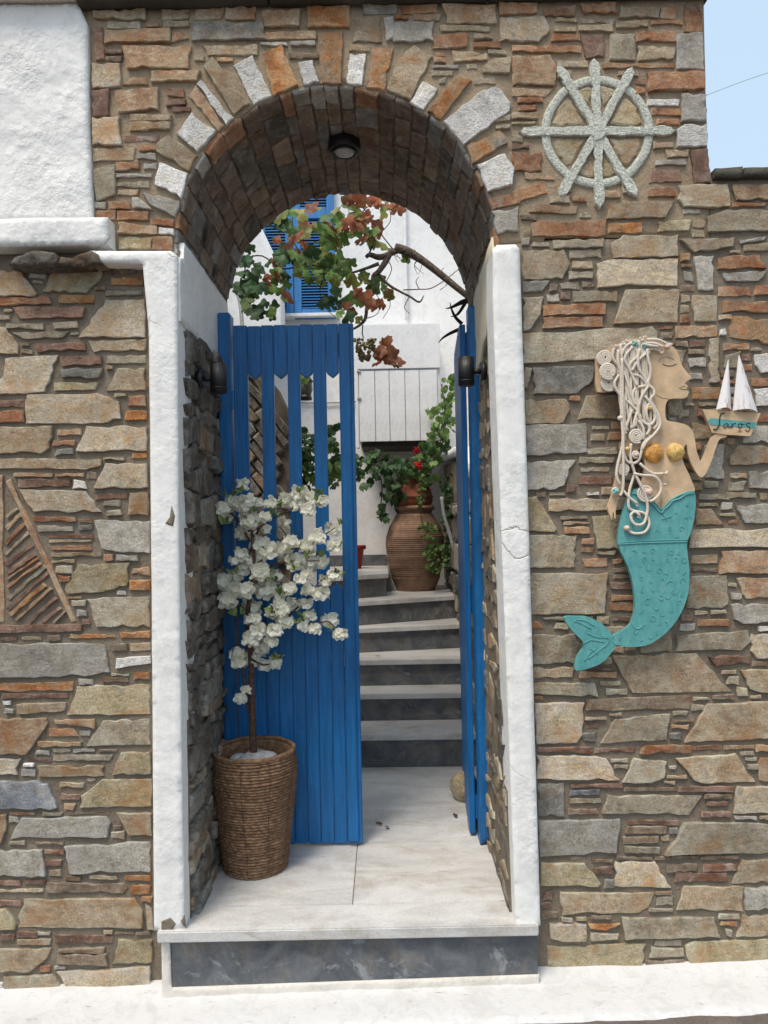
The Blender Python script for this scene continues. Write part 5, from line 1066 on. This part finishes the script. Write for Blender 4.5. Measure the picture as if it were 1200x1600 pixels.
angs = sorted([math.atan2(p[1]-cy, p[0]-cx) for p in [(384, 300), (406, 965), (55, 622), (742, 620), (225, 335), (568, 915), (552, 342), (230, 912)]])
for i in range(8):
    a0 = angs[i]; a1 = angs[(i+1) % 8]+(2*math.pi if i == 7 else 0)
    aa = (a0+a1)/2; hw = (a1-a0)/2
    P_ = [(cx+r_*math.cos(aa+f*hw), cy+r_*math.sin(aa+f*hw)) for r_, f in [(75/max(hw*1.9, .5)*.9, 0), (190, -.72), (212, -.62), (216, 0), (212, .62), (190, .72)]]
    relief('infill_stone', P_, .006, SP['t'] if i % 2 else SP['y'], jit=.002)
# ------------------------------------------------------------------ mermaid
YM = -.058
def U(u, v, y=YM): return PY(u, v, y)
A1 = lambda x, y: (860+x/3.529, 500+y/3.529)
E1 = lambda x, y: (800+x/3, 740+y/3)
H1 = lambda x, y: (930+x/7.5, 520+y/7.5)
B7 = lambda x, y: (1060+x/8.571, 540+y/8.571)
mer = empty('mermaid_sign', U(1030, 780), label='flat painted wooden mermaid with rope hair and turquoise tail mounted on the stone wall', cat='wall decoration')
def panel(name, pxs, y, th, mat, parent, smooth_k=3, bev=.0015):
    pts = [Vector((p[0], p[1], 0)) for p in pxs]; n = len(pts); out = []
    for i in range(n):
        p0, p1, p2, p3 = pts[i-1], pts[i], pts[(i+1) % n], pts[(i+2) % n]; sharp = False
        for j in range(smooth_k):
            t = j/smooth_k; out.append(.5*((2*p1)+(p2-p0)*t*.9+(2*p0-5*p1+4*p2-p3)*t*t*.9+(3*p1-p0-3*p2+p3)*t**3*.9+((p2-p1)*2*t*.1)) if smooth_k > 1 else p1)
    P = [uv(q.x, q.y, y) for q in out]
    bm = bmesh.new(); A = [bm.verts.new((a, y, b)) for a, b in P]; m = len(A); f = bm.faces.new(A)
    r = bmesh.ops.extrude_face_region(bm, geom=[f]); nv = [g for g in r['geom'] if isinstance(g, bmesh.types.BMVert)]
    for v_ in nv: v_.co.y += th
    bmesh.ops.recalc_face_normals(bm, faces=bm.faces)
    bmesh.ops.triangulate(bm, faces=[f_ for f_ in bm.faces if len(f_.verts) > 4])
    me = bpy.data.meshes.new(name); bm.to_mesh(me); bm.free(); return link(name, me, mat, parent, center(me))
torso = [(540, 112), (600, 106), (650, 128), (690, 160), (710, 195), (722, 240), (742, 275), (776, 315), (774, 322), (744, 345), (744, 352), (760, 364), (752, 376), (762, 392), (757, 418), (735, 432), (690, 432), (655, 438), (638, 460), (633, 500), (642, 552), (690, 562), (750, 578), (785, 612), (797, 660), (805, 715), (818, 755), (830, 782), (850, 745), (872, 690), (893, 645), (925, 620), (968, 624), (970, 646), (935, 655), (912, 705), (893, 765), (868, 825), (845, 862), (820, 862), (785, 808), (762, 750), (752, 688), (738, 700), (726, 740), (735, 790), (762, 845), (785, 900), (793, 950), (700, 1010), (610, 1046), (540, 1000), (495, 930), (512, 860), (520, 790), (500, 700), (480, 600), (500, 480), (520, 400), (510, 250)]
panel('body', [A1(*p) for p in torso], YM, .014, M_SKIN, mer, 3)
hb = [(258, 395), (252, 300), (252, 210), (275, 175), (330, 150), (420, 112), (500, 100), (560, 110), (560, 420), (540, 600), (500, 700), (440, 760), (398, 720), (400, 560), (398, 440), (385, 392), (330, 392)]
panel('hair_board', [A1(*p) for p in hb], YM+.003, .014, M_SKIN, mer, 2)
arm = [(362, 870), (340, 960), (316, 1030), (330, 1080), (339, 1100), (344, 1062), (349, 1062), (353, 1095), (360, 1090), (360, 1050), (375, 985), (392, 920), (400, 800), (420, 700), (380, 760)]
panel('arm', [A1(*p) for p in arm], YM+.002, .012, M_SKIN, mer, 2)
tail = [(530, 150), (556, 92), (590, 70), (640, 118), (700, 168), (745, 122), (800, 92), (855, 84), (860, 170), (842, 265), (820, 335), (832, 450), (826, 560), (792, 655), (732, 738), (655, 795), (590, 812), (535, 812), (490, 804), (478, 822), (432, 880), (370, 910), (298, 922), (306, 862), (340, 800), (287, 742), (244, 675), (300, 669), (355, 672), (412, 697), (450, 730), (474, 756), (520, 735), (558, 702), (578, 625), (566, 510), (540, 425), (498, 332), (508, 235)]
panel('tail', [E1(*p) for p in tail], YM-.004, .018, M_TEAL, mer, 3)
def line(name, pts, r, mat, parent, y, k=3, sq=.5, f=None):
    P = [PY(*p, y) for p in pts]; return tube(name, P, r, mat, parent, 6, k)
# frill of the tail, seam and relief marks
line('frill', [E1(*p) for p in [(560, 92), (600, 100), (640, 122), (675, 160), (700, 185), (712, 168), (735, 150), (752, 128), (785, 118), (815, 98), (854, 92)]], [.003, .004, .0035, .004, .003], M_TEAL, mer, YM-.005)
line('frill', [E1(*p) for p in [(600, 92), (650, 118), (690, 158), (700, 168), (722, 148), (748, 122), (800, 96), (852, 86)]], .0022, M_TEAL, mer, YM-.006)
line('seam', [E1(*p) for p in [(500, 332), (600, 326), (720, 322), (822, 320)]], .0022, M_TEAL, mer, YM-.005); line('seam', [E1(*p) for p in [(505, 324), (620, 316), (720, 312), (824, 312)]], .0014, M_TEAL, mer, YM-.005)
for pts in ([(290, 690), (330, 705), (370, 728)], [(300, 685), (345, 690), (385, 715)], [(350, 745), (395, 765), (450, 770)], [(330, 800), (370, 780), (430, 790)], [(355, 870), (400, 835), (440, 805)], [(340, 880), (360, 845), (390, 820)], [(365, 820), (385, 830), (405, 850)], [(420, 760), (455, 775), (440, 810)], [(474, 758), (470, 780), (482, 804)], [(560, 700), (575, 725), (600, 725), (610, 712)], [(690, 170), (720, 205), (745, 200), (700, 215)]):
    line('relief_line', [E1(*p) for p in pts], .0016, M_TEAL, mer, YM-.0048)
spots_ = [(820, 150), (818, 210), (768, 188), (725, 215), (685, 262), (740, 258), (795, 258), (772, 290), (605, 290), (630, 265), (650, 205), (570, 370), (620, 360), (660, 362), (745, 370), (780, 372), (620, 402), (660, 400), (730, 405), (768, 405), (805, 405), (600, 432), (640, 440), (690, 455), (725, 460), (780, 458), (810, 470), (605, 492), (650, 505), (705, 500), (800, 505), (740, 515), (660, 545), (610, 550), (710, 550), (760, 555), (795, 570), (635, 600), (700, 582), (730, 575), (785, 605), (675, 625), (610, 658), (705, 655), (745, 640), (660, 680), (620, 720), (690, 700), (720, 705), (580, 740), (650, 760), (505, 775), (555, 785), (605, 778), (680, 745), (840, 200)]
for (x, y) in spots_:
    r_ = rng.uniform(4, 13); a0 = rng.uniform(0, 6.28); L = rng.uniform(2.2, 6.0); pts = [E1(x+r_*math.cos(a0+L*j/9), y+r_*1.1*math.sin(a0+L*j/9)) for j in range(10)]
    line('scale_curl', pts, rng.uniform(.0009, .0014), M_TEAL, mer, YM-.0048, 1)
# face drawing
for pts, r_ in [([(790, 362), (820, 380), (860, 388), (905, 383), (950, 365)], .0011), ([(745, 335), (765, 305), (810, 286), (870, 287), (930, 320)], .0005), ([(985, 642), (1010, 660), (1045, 665), (1085, 664)], .0007), ([(1000, 640), (1030, 627), (1055, 630)], .0005), ([(700, 712), (740, 742), (800, 765), (870, 775)], .0005), ([(1080, 250-10), (1075, 250), (1080, 260)], .0002)]:
    line('drawn_line', [H1(*p) for p in pts], r_, M_INK, mer, YM-.0006)
line('drawn_line', [A1(*p) for p in [(612, 985), (610, 1010), (612, 1040)]], .0005, M_INK, mer, YM-.0006)
# rope hair
def rope(pts, y=0, r_=.0048, nm='hair_rope'):
    n = len(pts); P = [PY(*H1(*p), YM-.007-y-.002*math.sin(i*1.3)) for i, p in enumerate(pts)]; return tube(nm, P, r_, M_ROPE, mer, 8, 4)
for k in range(16):
    x0 = 235+k*24; e = rng.uniform(900, 1250); xe = 320+(k/15)*330+rng.uniform(-20, 20); w = rng.uniform(5, 16); ph = rng.uniform(0, 6)
    pts = [(x0+(xe-x0)*j/8+w*math.sin(ph+j*1.2), 150-(60*math.sin(k/19*2.2))+(e-120)*j/8) for j in range(9)]; rope(pts, -.001, .0046)
STR = [[(470, 120), (380, 140), (320, 230), (300, 320), (310, 420), (350, 500), (390, 620), (430, 760), (470, 850), (490, 920)], [(440, 160), (360, 260), (350, 330), (400, 430), (450, 540), (490, 620)],
 [(520, 190), (500, 300), (510, 420), (560, 500), (600, 560), (620, 620), (560, 720), (520, 820), (505, 930), (530, 1010), (600, 1070), (660, 1070), (700, 1000), (680, 900), (630, 830)],
 [(610, 190), (620, 300), (650, 420), (640, 520), (620, 600), (680, 660), (690, 720), (650, 780), (690, 870), (740, 960), (760, 1080), (700, 1180), (600, 1280), (550, 1370)],
 [(470, 180), (500, 260), (430, 340), (400, 400), (430, 480), (520, 510), (590, 580), (590, 620), (500, 640), (450, 680), (440, 760), (470, 850)],
 [(250, 170), (215, 200), (210, 300), (280, 400), (310, 460), (260, 520), (225, 600), (270, 700), (380, 810), (480, 900), (540, 1000)],
 [(310, 300), (320, 600), (320, 900), (335, 1150), (310, 1350), (260, 1560), (250, 1680), (290, 1780)], [(270, 200), (270, 350), (300, 480), (300, 700), (310, 1000), (325, 1200), (330, 1400), (330, 1700), (320, 1850), (290, 1910)],
 [(430, 900), (400, 1000), (370, 1080), (350, 1160)], [(490, 930), (460, 1040), (450, 1110)], [(510, 1030), (560, 1110), (570, 1200), (560, 1250)], [(600, 1060), (640, 1120), (600, 1200)],
 [(420, 1300), (410, 1420), (430, 1540), (460, 1640), (440, 1720), (400, 1850), (390, 2020), (430, 2080), (560, 2110), (620, 2170), (630, 2260), (570, 2340), (450, 2350), (380, 2310)],
 [(330, 1380), (345, 1450), (380, 1510), (450, 1530), (510, 1490), (540, 1400), (560, 1310), (640, 1200)], [(460, 1640), (520, 1760), (580, 1880), (610, 2000), (610, 2100), (570, 2230), (480, 2250), (430, 2200), (420, 2130), (470, 2100), (520, 2140)],
 [(460, 1650), (560, 1670), (680, 1680), (750, 1740), (770, 1840), (720, 1930), (640, 1980)], [(520, 1530), (600, 1600), (680, 1650), (800, 1650)], [(330, 1850), (400, 1930), (490, 2000)],
 [(610, 80), (720, 80), (800, 110), (870, 150)], [(600, 120), (700, 128), (790, 165)], [(560, 260), (620, 200), (700, 190), (780, 230)], [(430, 450), (500, 330), (590, 250), (640, 225)], [(580, 740), (650, 830), (700, 940), (730, 1060), (680, 1130)], [(560, 130), (640, 150), (740, 160)],
 [(300, 600), (340, 800), (330, 1000), (380, 1150)], [(480, 1000), (470, 1100)], [(640, 820), (600, 900), (610, 1000), (640, 1060)]]
for i, s_ in enumerate(STR): rope(s_, .003+(i % 4)*.0022)
def spiral(cx_, cy_, R_, turns, y=.004):
    n = int(turns*14); pts = [(cx_+(R_*(1-.85*j/n))*math.cos(j/14*2*math.pi+1), cy_+(R_*(1-.85*j/n))*math.sin(j/14*2*math.pi+1)) for j in range(n+1)]
    P = [PY(*H1(*p), YM-.006-y) for p in pts]; tube('hair_coil', P, .0044, M_ROPE, mer, 7, 1)
for a in [(112, 295, 92, 3.6, .0), (160, 590, 92, 3.4, .0), (150, 450, 98, 3.8, .009), (482, 1210, 84, 3.2, .008), (335, 1600, 70, 3, .003), (590, 1880, 98, 3.2, .004), (475, 1425, 42, 2, .006), (238, 1850, 42, 1.6, .003)]: spiral(*a)
def blob(name, u, v, r_, mat, y, sx=1, sz=1, sy=.6, ridges=0, parent=None):
    bm = bmesh.new(); bmesh.ops.create_uvsphere(bm, u_segments=28, v_segments=20, radius=1)
    for v_ in bm.verts:
        a = math.atan2(v_.co.z+1.15, v_.co.x); d = math.hypot(v_.co.x, v_.co.z)
        k = 1+(.035*math.sin(d*26) if ridges else .12*noise.noise(v_.co*4)); v_.co = Vector((v_.co.x*sx*k, v_.co.y*sy*k, v_.co.z*sz*k))*r_
    me = bpy.data.meshes.new(name); bm.to_mesh(me); bm.free(); c = PY(u, v, y); me.transform(Matrix.Translation(c)); return link(name, me, mat, parent or mer, c, True)
def shell(u, v, r_, mat, flip):
    """cockle shell: a domed fan with ribs following its growth rings, beak pointing to the middle"""
    vs = []; fs = []; n, m = 30, 16; c = PY(u, v, YM)
    for j in range(m+1):
        t = j/m
        for i in range(n):
            a = 2*math.pi*i/n; x = math.cos(a)*t; z = math.sin(a)*t
            # rings centred at the beak
            bx = flip*.55; d = math.hypot(x-bx, z-.05); h = (1-t*t)**.5*.62+.028*math.sin(d*24)*(1-t**4)
            vs.append(c+Vector((x*r_*1.02*(1-.12*flip*x), -h*r_, z*r_*(1.05-.18*abs(x-bx)*.3))))
    for j in range(m):
        for i in range(n):
            i2 = (i+1) % n; fs.append((j*n+i, j*n+i2, (j+1)*n+i2, (j+1)*n+i))
    me = fixn(mesh(vs, fs)); bmv = bmesh.new(); bmv.from_mesh(me); bmesh.ops.remove_doubles(bmv, verts=bmv.verts, dist=1e-5); bmv.to_mesh(me); bmv.free(); return link('shell', me, mat, mer, c, True)
M_SHELLY = plain('yellow_shell', (.64, .42, .14), .5, 60, .35)
s1 = shell(*H1(690, 1410), .0335, M_SHELL, 1); s2 = shell(*H1(930, 1400), .0300, M_SHELLY, -1); s1['label'] = 'orange cockle shell'; s2['label'] = 'yellow cockle shell'
for (x, y, r_, m_) in [(845, 165, .011, M_SHELL2), (640, 880, .010, M_SHELLY), (375, 1360, .009, M_SHELLY), (625, 1865, .014, M_SHELL2), (370, 2290, .011, M_SHELL2), (480, 1430, .009, M_SHELL2), (240, 160, .008, M_SHELL2), (160, 450, .007, M_SHELL2), (295, 1000, .010, M_ROPE), (830, 1650, .006, M_SHELL2), (820, 1780, .006, M_SHELL2)]:
    blob('shell', *H1(x, y), r_, m_, YM-.014, 1, .85, .8)
for (x, y) in [(480, 1210), (790, 225), (580, 60), (380, 100), (540, 75), (330, 125), (350, 1160), (440, 1120), (490, 2010), (280, 460), (830, 1640), (520, 2150), (880, 145)]:
    for k in range(4): blob('rope_knot', *H1(x+rng.uniform(-16, 16), y+rng.uniform(-16, 16)), rng.uniform(.0025, .0045), M_ROPE, YM-.013)
def starfish(x, y, R_):
    vs = []; c = PY(*H1(x, y), YM-.017); n = 10; off = rng.uniform(0, 1)
    ring = [(R_*(1 if i % 2 == 0 else .36)*math.cos(2*math.pi*i/n+off), R_*(1 if i % 2 == 0 else .36)*math.sin(2*math.pi*i/n+off)) for i in range(n)]
    vs = [c+Vector((0, -.006, 0))]+[c+Vector((a, 0, b)) for a, b in ring]+[c+Vector((a*.9, .004, b*.9)) for a, b in ring]
    fs = [(0, 1+i, 1+(i+1) % n) for i in range(n)]+[(1+i, 1+n+i, 1+n+(i+1) % n, 1+(i+1) % n) for i in range(n)]; me = fixn(mesh(vs, fs)); link('starfish', me, M_TEAL2, mer, c)
starfish(470, 115, .014); starfish(590, 145, .014); starfish(245, 1855, .013)
# ------------------------------------------------------------------ little boat held by the mermaid
YB = -.062
boat = empty('wooden_sailboat', PY(1145, 665, YB), label='small wooden sailboat plaque with a turquoise band and the word Saros, on the mermaid hand', cat='model boat')
panel('hull', [B7(*p) for p in [(322, 850), (1103, 905), (965, 1212), (640, 1190), (450, 1165)]], YB, .016, M_SKIN, boat, 1)
panel('painted_band', [B7(*p) for p in [(392, 1003), (440, 970), (1058, 1032), (1030, 1106), (425, 1058)]], YB-.0012, .001, M_TEAL, boat, 1)
def sail(pts_l, apex, pts_r, bulge):
    vs = []; fs = []; n, m = 12, 10; ap = Vector(apex); L = Vector(pts_l); R_ = Vector(pts_r)
    for j in range(m+1):
        t = j/m
        for i in range(n+1):
            s_ = i/n; b = L.lerp(R_, s_); b.y -= 22*math.sin(math.pi*s_); p = ap.lerp(b, .02+.98*t); w = PY(*B7(p.x, p.y), YB-.001); w.y -= bulge*math.sin(math.pi*s_)*t; vs.append(w)
    nb = len(vs)
    for v_ in list(vs): vs.append(Vector((v_.x, v_.y+.004, v_.z)))
    for j in range(m):
        for i in range(n):
            k = j*(n+1)+i; fs.append((k, k+1, k+n+2, k+n+1)); fs.append((nb+k, nb+k+n+1, nb+k+n+2, nb+k+1))
    for i in range(n): k = m*(n+1)+i; fs.append((k, k+1, nb+k+1, nb+k)); fs.append((i, nb+i, nb+i+1, i+1))
    for j in range(m): k = j*(n+1); fs.append((k, k+n+1, nb+k+n+1, nb+k)); k += n; fs.append((k, nb+k, nb+k+n+1, k+n+1))
    me = fixn(mesh(vs, fs)); link('sail', me, M_SAIL, boat, center(me), False)
sail((510, 858), (672, 172), (708, 862), .016); sail((730, 872), (812, 115), (1062, 892), .022)
for pts, r_ in [([(620, 905), (585, 908), (562, 930), (552, 990), (548, 1050), (528, 1095), (500, 1122), (468, 1120)], .0019), ([(668, 1052), (645, 1042), (615, 1058), (606, 1085), (620, 1100), (648, 1088), (668, 1050), (668, 1085), (690, 1096), (706, 1082)], .0012),
 ([(712, 1040), (716, 1070), (718, 1100), (724, 1068), (742, 1044), (762, 1042), (770, 1052)], .0012), ([(835, 1046), (808, 1052), (800, 1080), (818, 1102), (845, 1092), (852, 1066), (835, 1046), (862, 1056), (885, 1050)], .0012),
 ([(960, 1048), (938, 1038), (912, 1050), (915, 1072), (945, 1088), (958, 1112), (938, 1142), (908, 1140), (900, 1120)], .0012)]:
    tube('lettering', [PY(*B7(*p), YB-.0016) for p in pts], r_, M_INK, boat, 6, 4)
for a in [(810, 1150, 18), (835, 1152, 14), (822, 1138, 12)]:
    tube('lettering', [PY(*B7(a[0]+a[2]*math.cos(t), a[1]+a[2]*.6*math.sin(t)), YB-.0004) for t in [j*.7 for j in range(10)]], .0004, M_INK, boat, 5, 1)
# ------------------------------------------------------------------ cable in the sky
tag(tube('overhead_cable', [PY(1060, 163, 3.0), PY(1103, 149, 3.0), PY(1205, 112, 3.0), PY(1500, 20, 3.0)], .0022, M_PIPE, None, 6, 4), 'thin cable crossing the sky at the upper right', 'cable')
